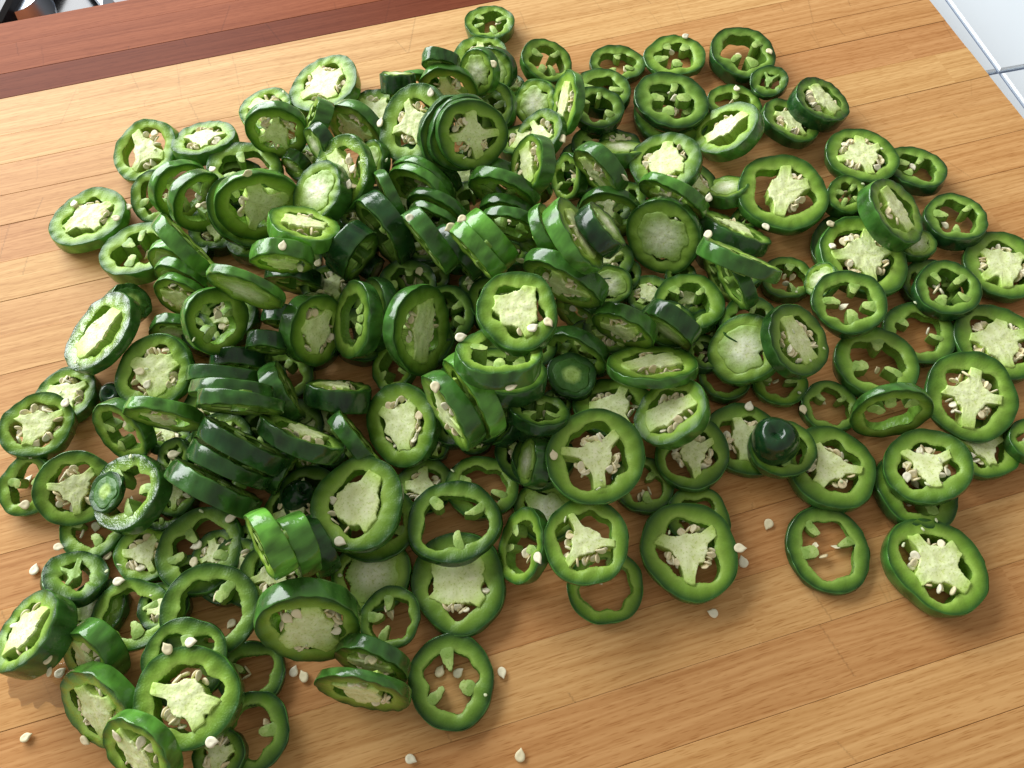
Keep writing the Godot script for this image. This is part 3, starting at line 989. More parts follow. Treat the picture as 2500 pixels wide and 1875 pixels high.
	cut("barrel-like dark slice with its narrow face turned right, one seed at its left", "R3", Vector3(-58.8, 25.1, -185.5), Vector3(0.810, -0.171, 0.560), 11.4, 9.1, 0, [-178, 2, 89])
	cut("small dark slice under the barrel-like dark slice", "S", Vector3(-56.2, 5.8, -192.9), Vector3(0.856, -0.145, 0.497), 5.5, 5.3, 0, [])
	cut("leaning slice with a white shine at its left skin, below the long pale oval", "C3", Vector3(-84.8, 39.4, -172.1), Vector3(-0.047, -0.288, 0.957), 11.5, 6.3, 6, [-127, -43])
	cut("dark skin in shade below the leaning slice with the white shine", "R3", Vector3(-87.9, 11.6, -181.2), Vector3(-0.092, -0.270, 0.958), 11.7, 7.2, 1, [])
	cut("flat oval slice with a smooth pale face, dark flecks at its right tip", "S", Vector3(-95.7, 40.7, -158.9), Vector3(-0.262, -0.147, 0.954), 13.6, 4.5, 6, [])
	cut("long diagonal band of green skin at the left of the heap", "R3", Vector3(-124.6, 30.2, -189.3), Vector3(0.731, 0.246, -0.637), 13.6, 6.3, 6, [])
	cut("bright solid slice in front of the thick light green left slice", "S", Vector3(-139.5, 15.2, -189.7), Vector3(-0.140, 0.254, 0.957), 8.2, 6.1, 7, [])
	cut("rear of two bright slices leaning left of the smooth pale oval", "S", Vector3(-133.3, 12.3, -181.5), Vector3(-0.293, 0.058, 0.954), 11.2, 5.3, 6, [])
	cut("front of two bright slices leaning left of the smooth pale oval", "C3", Vector3(-132.1, 13.1, -174.1), Vector3(-0.190, 0.234, 0.953), 10.6, 5.3, 6, [107, -164])
	cut("glossy ring with torn pale stubs and a bluish left edge, left centre", "R3", Vector3(-108.3, 29.6, -153.7), Vector3(0.792, 0.431, 0.432), 12.8, 4.6, 5, [-131, -16, 131])
	cut("small wet slice behind the tall wet slice at the left edge", "K", Vector3(-152.0, 10.7, -175.1), Vector3(0.785, 0.587, -0.195), 8.3, 6.1, 2, [])
	cut("tall wet slice with a glaring white core at the left edge", "C2", Vector3(-158.5, 17.9, -156.3), Vector3(-0.424, 0.906, 0.019), 16.5, 6.8, 3, [138, -42])
	cut("round slice with a big pale core, two white seeds on it, left", "C3m", Vector3(-135.0, 15.5, -140.1), Vector3(-0.041, 0.953, 0.301), 14.4, 5.3, 4, [-153, -28, 75])
	cut("skin edge above the round slice with two white seeds", "S", Vector3(-133.5, 9.8, -158.7), Vector3(0.130, 0.211, 0.969), 8.5, 5.3, 4, [])
	cut("half-covered slice with a pale core at the left edge", "C3", Vector3(-172.1, 5.5, -135.8), Vector3(-0.049, 0.999, -0.008), 11.9, 4.6, 4, [-161, -31, 66])
	cut("black-green rounded pepper tip beside the round slice with two white seeds", "D", Vector3(-152.2, 9.8, -133.7), Vector3(0.059, 0.964, 0.259), 5.7, 8.2, 0, [])
	cut("large three-armed slice with tan seeds at the left picture edge", "C3", Vector3(-173.3, 15.1, -118.5), Vector3(0.185, 0.983, 0.013), 12.6, 6.8, 4, [-160, -37, 98])
	cut("leaning ring with pale stubs right of the large left edge slice", "R3", Vector3(-141.4, 16.7, -114.2), Vector3(-0.368, 0.535, 0.761), 11.9, 5.3, 4, [-175, 97, -31])
	cut("torn core lying in shade under the thin leaning slice, left", "C3", Vector3(-127.9, 8.7, -117.6), Vector3(0.252, 0.824, -0.507), 8.0, 4.6, 2, [])
	cut("thin leaning slice with tan flecks below the round slice with two white seeds", "C3", Vector3(-121.4, 27.4, -114.4), Vector3(-0.094, -0.081, 0.992), 12.6, 4.5, 6, [-130, -41])
	cut("small dark ring with one seed beside the tall dark stack", "R3", Vector3(-121.7, 14.0, -106.3), Vector3(-0.286, 0.926, 0.245), 6.9, 4.6, 2, [])
	cut("top slice of the upright stack with white highlights, left centre", "R3", Vector3(-104.2, 11.2, -143.6), Vector3(-0.041, -0.322, 0.946), 11.4, 7.2, 0, [])
	cut("second slice of the upright stack with white highlights", "R3", Vector3(-106.3, 14.4, -135.3), Vector3(-0.047, -0.322, 0.946), 14.7, 5.4, 2, [])
	cut("third slice of the upright stack with white highlights", "R3", Vector3(-96.0, 34.8, -119.9), Vector3(-0.046, -0.302, 0.952), 14.4, 4.5, 3, [])
	cut("lowest slice of the upright stack with white highlights", "R3", Vector3(-89.8, 42.1, -111.5), Vector3(-0.043, -0.278, 0.960), 13.5, 5.4, 3, [])
	cut("dark skin with white reflections left of the cut wet pair", "R3", Vector3(-92.8, 7.2, -165.6), Vector3(-0.103, -0.261, 0.960), 7.1, 7.2, 1, [])
	cut("dark shaded skin above the upright stack", "R3", Vector3(-90.7, 23.2, -144.7), Vector3(-0.016, -0.259, 0.966), 7.4, 6.3, 1, [])
	cut("ring with a broad white shine on its left skin, left of the upright wet oval", "C3", Vector3(-73.2, 21.1, -154.6), Vector3(0.831, 0.352, 0.431), 13.8, 6.8, 4, [110, -149, -42])
	cut("dark slice standing right behind the upright wet oval", "S", Vector3(-56.4, 15.3, -165.2), Vector3(-0.778, 0.576, 0.250), 13.9, 6.1, 2, [])
	cut("upright wet oval slice with three stubs, centre left", "R3", Vector3(-60.2, 26.0, -156.2), Vector3(-0.764, 0.592, 0.255), 14.5, 6.1, 3, [1, 34, -26])
	cut("tall slice with a grey-green long core standing in the centre", "C2", Vector3(-32.9, 25.9, -151.7), Vector3(0.838, 0.378, 0.394), 16.9, 6.1, 4, [101, -79])
	cut("open ring at the foot of the tall slice with the long core", "R3", Vector3(-45.9, 11.3, -144.9), Vector3(-0.584, 0.798, 0.148), 11.0, 5.3, 4, [])
	cut("dark thick slice lying in the shade, centre left", "C3", Vector3(-64.6, 15.0, -134.6), Vector3(0.127, 0.595, -0.793), 11.5, 9.0, 1, [])
	cut("upright band of skin right of the upright stack", "R3", Vector3(-81.8, 18.2, -131.4), Vector3(0.884, 0.098, -0.458), 11.9, 7.2, 3, [])
	cut("dark skinned slice with a pale lump on its top face and bright left shine", "C3", Vector3(-71.4, 28.9, -109.6), Vector3(0.410, 0.434, -0.802), 15.3, 6.3, 2, [-111, -63])
	cut("grey-green band of skin left of the torn round core", "R3", Vector3(-54.8, 13.8, -114.1), Vector3(0.787, 0.182, -0.590), 12.3, 7.2, 3, [])
	cut("round slice with a torn pale lump core, just left of the seed-topped pair", "C3m", Vector3(-41.0, 13.7, -119.3), Vector3(-0.447, 0.847, 0.288), 15.4, 6.1, 4, [-148, -55, 77])
	cut("bright right half of the leaning pair in the centre", "R3", Vector3(-15.5, 37.6, -117.2), Vector3(-0.832, 0.026, 0.555), 14.6, 7.2, 7, [])
	cut("left half of the leaning pair, with a cream seed on its skin", "C3", Vector3(-22.9, 36.3, -113.0), Vector3(-0.824, 0.055, 0.564), 14.5, 8.1, 4, [])
	cut("dark skin in shade right of the seed-topped leaning pair", "R3", Vector3(-4.5, 11.7, -122.8), Vector3(-0.795, 0.605, -0.044), 10.2, 5.3, 1, [])
	cut("dark slice under the ring with loose seeds, centre", "R3", Vector3(-2.5, 25.3, -135.7), Vector3(0.077, 0.881, -0.466), 15.1, 6.8, 2, [])
	cut("ring with loose tan seeds in its hole, under the triangular core slice", "R3", Vector3(-4.0, 54.4, -127.4), Vector3(0.080, 0.892, -0.444), 13.7, 6.8, 4, [-169, -49, 89])
	cut("topmost centre slice with a triangular core and two big cream seeds on its rim", "C3m", Vector3(1.8, 56.1, -141.9), Vector3(-0.005, 0.996, 0.090), 14.1, 6.1, 4, [-163, -63, 68])
	cut("shaded slice behind the ring with a scratched shine", "R3", Vector3(25.9, 11.7, -165.8), Vector3(-0.553, -0.080, 0.829), 11.4, 6.1, 3, [])
	cut("leaning ring with a scratched pale shine on its skin, centre right", "R3", Vector3(24.0, 13.1, -148.4), Vector3(-0.476, 0.017, 0.879), 12.7, 5.3, 3, [141, -63])
	cut("leaning slice with white seeds under its bright rim, centre right", "C3", Vector3(41.6, 22.1, -153.4), Vector3(-0.442, -0.142, 0.886), 12.7, 6.1, 5, [169, -59])
	cut("dull grey-green skin right of the leaning slice with white seeds", "S", Vector3(58.3, 21.3, -153.9), Vector3(-0.597, -0.269, 0.755), 11.3, 7.2, 2, [])
	cut("small dark slice with a solid green middle, centre of the heap", "K", Vector3(22.8, 11.4, -140.9), Vector3(-0.010, 1.000, 0.013), 9.5, 4.6, 1, [])
	cut("dark ring in shade left below the small solid green slice", "R3", Vector3(9.7, 25.6, -120.0), Vector3(0.132, 0.823, -0.552), 11.1, 6.1, 1, [])
	cut("lower dark slice in shade with a seed at its right", "R3", Vector3(12.5, 11.9, -120.1), Vector3(0.131, 0.799, -0.587), 11.1, 6.1, 1, [])
	cut("slice with a grey pale core below the small solid green slice", "C3", Vector3(38.4, 10.9, -128.0), Vector3(-0.092, 0.935, -0.341), 15.5, 5.3, 3, [-175, -63, 73])
	cut("tilted slice with a long pale core under the lying oval, right of centre", "C2", Vector3(55.8, 24.0, -119.7), Vector3(-0.599, 0.794, -0.099), 13.5, 6.1, 5, [168, -12])
	cut("lying oval slice with a torn seedy core, top of the right centre", "C2", Vector3(51.3, 24.2, -139.5), Vector3(-0.034, 0.780, -0.625), 16.3, 5.3, 5, [161, -19])
	cut("round three-armed slice with fanned seeds at its left, right of centre", "C3", Vector3(66.3, 8.2, -110.3), Vector3(-0.055, 0.998, -0.006), 13.9, 4.6, 3, [-114, -29, 85])
	cut("open dark ring under the big three-spoke slice", "R3", Vector3(47.9, 4.4, -99.6), Vector3(-0.000, 1.000, -0.013), 11.1, 3.8, 2, [])
	cut("biggest three-spoke slice with a flat seed on its left rim, lower centre", "C3s", Vector3(28.7, 26.4, -101.9), Vector3(0.056, 0.998, -0.036), 17.5, 5.3, 4, [-173, -49, 85])
	cut("solid pale slice under the two three-spoke slices, lower centre", "S", Vector3(12.2, 5.4, -89.1), Vector3(-0.002, 0.999, 0.040), 11.2, 4.6, 5, [])
	cut("narrow dark slice with a thin slit, lower centre", "S", Vector3(5.1, 19.4, -102.5), Vector3(-0.919, 0.395, -0.021), 8.7, 6.1, 3, [])
	cut("three-spoke slice with fanned seeds at its left, lower centre", "C3s", Vector3(24.5, 22.5, -73.3), Vector3(-0.019, 0.999, -0.030), 14.6, 5.3, 4, [-118, 6, 130])
	cut("thin open ring under the fanned-seed slice, on the front of the board", "R2", Vector3(32.3, 3.8, -62.7), Vector3(-0.029, 1.000, -0.005), 13.3, 3.0, 4, [-159, -69])
	cut("broad thin slice with three loose spokes at the front right of the heap", "C3s", Vector3(61.7, 8.0, -74.0), Vector3(-0.011, 1.000, 0.008), 17.1, 4.6, 4, [-159, -37, 98])
	cut("ring half hidden behind the broad slice with loose spokes", "R3", Vector3(66.8, 4.7, -86.4), Vector3(-0.039, 0.999, 0.001), 11.7, 3.8, 4, [-169, 64])
	cut("narrow tilted ring with three short stubs, lower centre", "R3", Vector3(2.7, 13.2, -74.1), Vector3(-0.792, 0.610, 0.017), 12.7, 4.6, 4, [-117, -175, 23])
	cut("three-armed slice left behind the rounded pepper tip, one seed on its rim", "C3", Vector3(87.5, 5.1, -117.3), Vector3(-0.001, 1.000, -0.009), 14.7, 4.6, 3, [-103, -29, 97])
	cut("ring that carries the rounded glossy pepper tip", "R3", Vector3(98.7, 11.0, -111.2), Vector3(-0.015, 0.999, -0.038), 11.9, 5.3, 3, [88, -158])
	cut("glossy black-green rounded pepper tip with a dimple, sitting in a ring", "D", Vector3(93.4, 21.1, -112.2), Vector3(-0.232, 0.972, 0.030), 8.5, 10.0, 0, [])
	cut("three-armed slice touching the ring of the rounded pepper tip", "C3", Vector3(116.7, 7.2, -105.4), Vector3(-0.029, 0.999, -0.034), 16.3, 6.1, 3, [-112, 11, 130])
	cut("lower slice of the two-slice stack at the right front", "R3", Vector3(146.3, 7.0, -96.7), Vector3(-0.031, 0.999, -0.012), 14.6, 6.1, 2, [])
	cut("upper slice of the right front stack, with a broken core and bright seeds", "C3", Vector3(147.8, 14.8, -102.7), Vector3(-0.305, 0.952, 0.025), 14.3, 6.8, 3, [-137, -24, 84])
	cut("big four-armed slice with a star of white seeds, right side", "C4s", Vector3(172.4, 12.2, -131.7), Vector3(-0.110, 0.980, 0.166), 17.1, 6.1, 3, [-71, 12, 104, -163])
	cut("slice mostly hidden under the big four-armed right slice", "C3", Vector3(175.4, 5.6, -113.4), Vector3(-0.033, 0.999, -0.041), 12.6, 4.6, 4, [])
	cut("slice cut off by the right edge of the picture", "R3", Vector3(192.3, 10.3, -114.6), Vector3(0.007, 0.999, -0.033), 9.1, 5.3, 3, [])
	cut("slice with a wide starry core and fanned tan seeds at the right edge", "C4", Vector3(193.3, 6.4, -158.6), Vector3(0.035, 0.999, 0.021), 17.2, 5.3, 3, [-69, -18, 85, -171])
	cut("tilted ring with a bluish shine along its top skin, right side", "R3", Vector3(138.9, 15.4, -122.2), Vector3(-0.023, 0.263, 0.965), 14.1, 5.3, 4, [-158, -110, -50])
	cut("open slice with three ragged stubs and scattered seeds, right side", "R3", Vector3(141.5, 9.3, -147.6), Vector3(-0.079, 0.997, -0.025), 15.8, 6.1, 3, [-77, 172, 38])
	cut("ring showing board wood through its hole, right side", "R3", Vector3(163.3, 5.8, -163.1), Vector3(-0.060, 0.998, 0.008), 14.1, 4.6, 2, [-136, 25])
	cut("small ring on the wood left under the tilted shining ring", "R3", Vector3(121.7, 5.3, -130.6), Vector3(-0.033, 0.999, 0.001), 10.8, 4.6, 3, [-128, -28])
	cut("big solid pale disc with green rim, right of centre", "S", Vector3(88.5, 15.9, -149.7), Vector3(-0.410, 0.868, 0.280), 13.6, 6.1, 5, [])
	cut("slice leaning on the big solid pale disc, long seedy core", "C2", Vector3(107.0, 23.5, -149.2), Vector3(0.428, 0.887, 0.174), 14.2, 6.8, 3, [-125, 55])
	cut("thin ring edge under the big solid pale disc", "R2", Vector3(104.2, 4.8, -141.5), Vector3(0.001, 0.998, -0.060), 10.7, 3.8, 5, [])
	cut("shaded ring lying on dark wood left of the big solid pale disc", "R3", Vector3(83.0, 5.1, -143.6), Vector3(-0.007, 1.000, -0.008), 10.2, 4.6, 2, [-92, -30])
	cut("dark slice in the gap behind the lying seedy oval", "R3", Vector3(75.5, 8.9, -152.5), Vector3(0.029, 0.999, -0.035), 7.7, 4.6, 1, [])
	cut("ring with a white core scrap and a seed on it, at the left edge", "R3", Vector3(-175.2, 8.6, -97.2), Vector3(-0.169, 0.935, 0.312), 11.0, 4.6, 4, [-24, -164])
	cut("three-armed slice left of the sparkling wet ring", "C3", Vector3(-155.4, 11.6, -95.2), Vector3(0.209, 0.925, 0.316), 13.5, 5.3, 4, [-47, -175, 79])
	cut("sparkling wet ring with three stubs, lower left", "R3", Vector3(-134.8, 16.6, -92.5), Vector3(-0.369, 0.929, 0.043), 14.4, 6.1, 3, [-123, -1, 67])
	cut("small dark tip slice stuck on the sparkling wet ring", "K", Vector3(-141.5, 16.7, -92.4), Vector3(-0.391, 0.920, 0.028), 7.4, 3.0, 1, [])
	cut("thin rim under the three-armed slice, lower left", "R3", Vector3(-149.7, 4.6, -82.6), Vector3(0.022, 0.999, -0.033), 11.1, 3.8, 4, [])
	cut("pale cored slice left behind the ring with three leaf-like stubs", "C3", Vector3(-128.7, 5.2, -73.6), Vector3(-0.010, 1.000, -0.025), 10.5, 4.6, 6, [-64, 54, -180])
	cut("ring with three leaf-like stubs and loose seeds, lower left", "R3", Vector3(-108.2, 8.9, -74.0), Vector3(-0.014, 1.000, -0.014), 15.1, 4.6, 3, [-130, 14, 155])
	cut("lowest slice of the tall dark tilted stack, jagged lower edge", "R3", Vector3(-101.4, 18.4, -95.8), Vector3(0.463, 0.222, -0.858), 16.8, 7.2, 3, [])
	cut("middle slice of the tall dark tilted stack", "R3", Vector3(-96.9, 21.2, -103.0), Vector3(0.467, 0.255, -0.847), 16.2, 7.2, 2, [])
	cut("upper slice of the tall dark tilted stack", "R3", Vector3(-90.4, 28.8, -107.4), Vector3(0.470, 0.285, -0.835), 15.4, 7.2, 1, [])
	cut("dark upright band right of the tall dark tilted stack", "R3", Vector3(-81.0, 8.9, -101.4), Vector3(0.878, -0.277, 0.391), 8.9, 5.4, 3, [])
	cut("dark rounded pepper tip in shade right of the tall dark tilted stack", "D", Vector3(-74.2, 11.4, -94.2), Vector3(0.513, 0.844, -0.157), 6.2, 9.1, 0, [])
	cut("dull right slice of the leaning trio at lower left", "R3", Vector3(-70.1, 12.5, -72.3), Vector3(-0.831, 0.190, 0.522), 10.8, 8.1, 2, [])
	cut("middle slice of the leaning trio at lower left, scraped skin", "R3", Vector3(-71.2, 31.0, -67.9), Vector3(-0.826, 0.199, 0.526), 11.2, 8.1, 6, [])
	cut("bright left slice of the leaning trio, white cut edge on its left", "R3", Vector3(-77.2, 41.0, -65.7), Vector3(-0.815, 0.223, 0.534), 11.3, 8.1, 8, [])
	cut("dim slice with pale scraps between the two lower centre rings", "C3", Vector3(-32.2, 5.5, -98.2), Vector3(0.043, 0.999, 0.017), 10.9, 4.6, 2, [])
	cut("ring with one thick right stub, behind the dark rimmed ring", "R3", Vector3(-10.9, 7.7, -97.4), Vector3(0.013, 0.999, -0.032), 12.7, 5.3, 3, [21, -159])
	cut("ring under the slice with the big cream core, lower left centre", "R3", Vector3(-47.5, 9.2, -83.3), Vector3(-0.022, 1.000, -0.016), 14.2, 3.8, 3, [])
	cut("solid pale slice with two dark slits, lower left centre", "S", Vector3(-48.4, 6.0, -66.3), Vector3(0.073, 0.997, 0.019), 13.5, 4.6, 5, [])
	cut("round slice with a big cream core and a white seed at its lower rim", "C2m", Vector3(-52.8, 19.5, -87.2), Vector3(0.001, 1.000, -0.018), 16.3, 5.3, 4, [58, -64])
	cut("dark rimmed ring with three knob stubs, like a face, lower centre", "R3", Vector3(-20.2, 12.9, -82.9), Vector3(0.014, 0.999, -0.047), 15.6, 5.3, 1, [-134, -27, 77])
	cut("slice with a square core and a dark lower cavity, front centre", "C4m", Vector3(-18.4, 5.7, -63.7), Vector3(-0.038, 0.999, 0.018), 16.8, 4.6, 3, [-144, -41, 40, 139])
	cut("barrel slice showing its top skin and a triangular seedy core, lower left", "C3m", Vector3(-63.2, 24.2, -44.2), Vector3(0.177, 0.462, 0.869), 15.9, 7.6, 4, [-79, 57, 149])
	cut("open ring right of the barrel slice, curled lower stub", "R3", Vector3(-40.7, 8.7, -51.0), Vector3(-0.036, 0.999, -0.010), 10.4, 3.8, 2, [-97, 109, -180])
	cut("lone open ring lying flat at the very front, three thin stubs", "R3", Vector3(-19.8, 4.7, -31.6), Vector3(0.025, 0.999, 0.025), 14.5, 3.8, 2, [-102, 135, 20])
	cut("rear slice of the leaning pair beside the lone front ring", "C3", Vector3(-45.2, 13.8, -34.7), Vector3(-0.280, 0.248, 0.928), 12.4, 5.3, 3, [])
	cut("front slice of the leaning pair, white shine on its left skin", "C3", Vector3(-46.6, 16.1, -26.3), Vector3(-0.183, 0.220, 0.958), 14.9, 5.3, 4, [100, -146, -54])
	cut("ring with two thumb-like stubs, lower left", "R3", Vector3(-127.2, 8.6, -52.2), Vector3(0.005, 1.000, -0.011), 12.6, 4.6, 4, [-24, 59])
	cut("ring with two bent stubs and one seed in its hole, lower left", "R3", Vector3(-100.0, 12.4, -52.7), Vector3(0.052, 0.999, 0.010), 15.9, 4.6, 2, [-57, 107])
	cut("ring showing only its upper rim behind the frontmost cored slice", "R3", Vector3(-103.7, 16.2, -36.3), Vector3(-0.028, 0.999, 0.027), 13.6, 4.6, 2, [])
	cut("big cored slice with tan seeds, frontmost at lower left", "C3", Vector3(-99.1, 21.8, -25.0), Vector3(0.001, 0.999, 0.032), 15.7, 6.8, 4, [-166, 19, 57])
	cut("dark open ring on the wood right of the frontmost cored slice", "R2", Vector3(-85.9, 4.4, -33.9), Vector3(-0.018, 1.000, -0.002), 10.7, 3.8, 1, [-161])
	cut("dark oval ring with a square stub at the bottom edge", "R2", Vector3(-82.3, 7.2, -15.8), Vector3(0.040, 0.999, -0.012), 12.3, 3.8, 1, [-10, 150])
	cut("dark scrap of a slice below the frontmost cored slice", "C3", Vector3(-90.4, 10.3, -9.4), Vector3(0.006, 1.000, -0.001), 8.0, 3.8, 2, [])
	cut("thick barrel slice with smooth skin, left of the frontmost cored slice", "C2", Vector3(-136.0, 14.5, -36.2), Vector3(-0.397, 0.590, 0.703), 10.8, 9.1, 5, [77, -103])
	cut("wet slice with a glaring pale core at lower left", "C3", Vector3(-129.4, 14.2, -21.6), Vector3(-0.339, 0.711, 0.616), 13.5, 6.1, 6, [71, -127, -33])
	cut("slice with a white core cut off by the bottom edge", "C2", Vector3(-110.4, 22.2, -8.6), Vector3(-0.362, 0.661, 0.657), 12.7, 6.1, 6, [47, -133])
	cut("long slice with a glaring white solid core at the bottom left edge", "C2m", Vector3(-153.7, 21.2, -44.8), Vector3(-0.470, 0.868, -0.161), 13.3, 9.1, 3, [-41, 139])
	cut("dark thick walled oval on the wood at lower left", "T", Vector3(-148.0, 10.6, -65.0), Vector3(0.272, 0.821, -0.503), 10.6, 4.6, 1, [-102, 94, -170])
	cut("wet sparkling rim under the dark thick walled oval", "S", Vector3(-141.1, 5.2, -55.0), Vector3(0.018, 1.000, -0.011), 9.8, 4.6, 2, [])
	cut("thin ring with three twisted stubs, alone on the wood at the right front", "R3", Vector3(111.7, 3.6, -75.7), Vector3(-0.005, 1.000, 0.007), 15.0, 3.0, 2, [-122, -19, 171])
	cut("thick rounded four-armed slice alone at the lower right front", "C4", Vector3(146.8, 7.7, -69.1), Vector3(0.003, 1.000, -0.026), 16.7, 6.8, 4, [-122, -35, 47, 145])
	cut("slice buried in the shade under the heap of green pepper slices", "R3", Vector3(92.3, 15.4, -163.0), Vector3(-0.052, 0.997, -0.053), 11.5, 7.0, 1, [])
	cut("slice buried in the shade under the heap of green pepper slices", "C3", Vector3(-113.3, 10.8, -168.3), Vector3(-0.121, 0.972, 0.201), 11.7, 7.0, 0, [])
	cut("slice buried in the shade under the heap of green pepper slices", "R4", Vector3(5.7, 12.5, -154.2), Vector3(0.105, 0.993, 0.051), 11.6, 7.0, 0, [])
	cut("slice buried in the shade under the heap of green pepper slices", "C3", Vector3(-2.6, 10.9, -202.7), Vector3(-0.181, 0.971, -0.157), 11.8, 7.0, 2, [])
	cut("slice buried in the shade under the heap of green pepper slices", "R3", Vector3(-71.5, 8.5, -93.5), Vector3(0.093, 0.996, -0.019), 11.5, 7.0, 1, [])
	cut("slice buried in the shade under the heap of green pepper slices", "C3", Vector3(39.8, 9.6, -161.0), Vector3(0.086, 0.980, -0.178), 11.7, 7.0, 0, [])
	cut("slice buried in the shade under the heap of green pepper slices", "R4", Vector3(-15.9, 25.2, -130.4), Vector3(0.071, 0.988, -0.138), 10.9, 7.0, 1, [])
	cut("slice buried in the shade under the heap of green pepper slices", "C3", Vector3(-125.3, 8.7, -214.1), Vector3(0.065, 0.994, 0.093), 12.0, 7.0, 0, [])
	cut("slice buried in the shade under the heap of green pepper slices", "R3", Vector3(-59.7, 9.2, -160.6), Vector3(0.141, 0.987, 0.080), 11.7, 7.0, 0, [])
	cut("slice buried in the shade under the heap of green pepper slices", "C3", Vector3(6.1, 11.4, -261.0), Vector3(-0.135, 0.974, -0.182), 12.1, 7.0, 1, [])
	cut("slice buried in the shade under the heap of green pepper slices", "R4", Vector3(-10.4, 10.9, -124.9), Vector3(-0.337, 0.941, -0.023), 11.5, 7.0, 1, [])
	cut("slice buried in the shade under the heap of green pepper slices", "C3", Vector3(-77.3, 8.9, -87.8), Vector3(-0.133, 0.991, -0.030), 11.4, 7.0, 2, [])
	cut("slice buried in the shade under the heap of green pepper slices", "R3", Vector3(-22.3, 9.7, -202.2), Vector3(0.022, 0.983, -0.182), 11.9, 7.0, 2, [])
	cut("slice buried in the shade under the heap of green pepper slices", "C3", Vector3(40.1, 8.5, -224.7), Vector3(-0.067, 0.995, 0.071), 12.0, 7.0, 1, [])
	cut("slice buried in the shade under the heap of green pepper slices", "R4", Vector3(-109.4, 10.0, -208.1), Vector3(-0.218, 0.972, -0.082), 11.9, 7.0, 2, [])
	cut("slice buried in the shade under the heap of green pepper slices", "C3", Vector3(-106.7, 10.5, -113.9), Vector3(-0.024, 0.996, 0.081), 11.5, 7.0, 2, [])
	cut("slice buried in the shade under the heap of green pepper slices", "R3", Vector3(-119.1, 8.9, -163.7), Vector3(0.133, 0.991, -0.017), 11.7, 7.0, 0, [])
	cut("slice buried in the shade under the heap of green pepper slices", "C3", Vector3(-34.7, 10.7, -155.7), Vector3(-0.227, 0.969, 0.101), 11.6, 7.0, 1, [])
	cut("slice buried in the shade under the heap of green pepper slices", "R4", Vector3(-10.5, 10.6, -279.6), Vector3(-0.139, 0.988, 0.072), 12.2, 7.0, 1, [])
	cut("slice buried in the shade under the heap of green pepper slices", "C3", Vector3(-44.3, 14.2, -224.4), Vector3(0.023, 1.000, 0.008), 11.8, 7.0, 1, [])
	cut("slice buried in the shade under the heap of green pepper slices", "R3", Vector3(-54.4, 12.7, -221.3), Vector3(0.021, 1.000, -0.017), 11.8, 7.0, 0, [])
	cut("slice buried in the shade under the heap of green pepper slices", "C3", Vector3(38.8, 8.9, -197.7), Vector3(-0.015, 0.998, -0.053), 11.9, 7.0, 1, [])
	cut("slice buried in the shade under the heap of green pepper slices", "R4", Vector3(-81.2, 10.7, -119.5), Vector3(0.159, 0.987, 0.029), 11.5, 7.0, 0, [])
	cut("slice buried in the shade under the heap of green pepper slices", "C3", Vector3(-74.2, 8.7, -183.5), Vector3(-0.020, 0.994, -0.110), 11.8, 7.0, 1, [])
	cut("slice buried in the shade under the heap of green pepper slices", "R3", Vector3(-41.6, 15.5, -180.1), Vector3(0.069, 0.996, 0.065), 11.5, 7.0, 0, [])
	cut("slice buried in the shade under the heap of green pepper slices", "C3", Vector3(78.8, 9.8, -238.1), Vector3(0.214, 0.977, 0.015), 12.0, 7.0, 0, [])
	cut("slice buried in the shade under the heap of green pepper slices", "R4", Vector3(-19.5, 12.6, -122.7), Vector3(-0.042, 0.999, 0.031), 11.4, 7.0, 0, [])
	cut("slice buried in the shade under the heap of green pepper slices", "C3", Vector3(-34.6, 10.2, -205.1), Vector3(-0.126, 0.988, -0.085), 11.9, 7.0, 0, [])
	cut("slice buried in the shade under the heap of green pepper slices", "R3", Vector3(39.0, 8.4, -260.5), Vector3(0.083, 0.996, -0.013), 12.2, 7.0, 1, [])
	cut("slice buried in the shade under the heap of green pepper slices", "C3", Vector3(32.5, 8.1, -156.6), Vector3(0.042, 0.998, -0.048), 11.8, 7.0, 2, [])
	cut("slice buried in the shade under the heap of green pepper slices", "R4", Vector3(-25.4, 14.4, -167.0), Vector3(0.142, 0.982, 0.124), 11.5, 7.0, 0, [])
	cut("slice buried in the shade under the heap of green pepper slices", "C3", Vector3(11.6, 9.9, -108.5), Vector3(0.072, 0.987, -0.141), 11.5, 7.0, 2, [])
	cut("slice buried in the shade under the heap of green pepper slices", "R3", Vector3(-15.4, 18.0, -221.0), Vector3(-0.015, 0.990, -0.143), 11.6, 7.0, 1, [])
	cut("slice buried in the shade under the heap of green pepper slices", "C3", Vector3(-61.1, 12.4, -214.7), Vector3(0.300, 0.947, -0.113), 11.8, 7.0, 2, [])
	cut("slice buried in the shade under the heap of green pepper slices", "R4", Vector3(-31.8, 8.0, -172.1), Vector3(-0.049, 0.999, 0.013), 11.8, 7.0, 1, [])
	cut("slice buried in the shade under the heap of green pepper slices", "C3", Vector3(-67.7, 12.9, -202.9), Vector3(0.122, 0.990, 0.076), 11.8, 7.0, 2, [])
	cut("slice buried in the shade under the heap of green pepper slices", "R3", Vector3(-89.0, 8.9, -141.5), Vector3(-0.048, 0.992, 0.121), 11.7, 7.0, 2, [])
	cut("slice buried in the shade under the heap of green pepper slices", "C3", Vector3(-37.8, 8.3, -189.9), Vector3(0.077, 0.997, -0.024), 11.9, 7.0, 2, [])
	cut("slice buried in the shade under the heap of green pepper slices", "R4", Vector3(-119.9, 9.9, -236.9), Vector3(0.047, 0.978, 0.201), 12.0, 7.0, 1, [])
	cut("slice buried in the shade under the heap of green pepper slices", "C3", Vector3(-20.4, 13.1, -237.2), Vector3(0.071, 0.949, 0.307), 11.9, 7.0, 2, [])
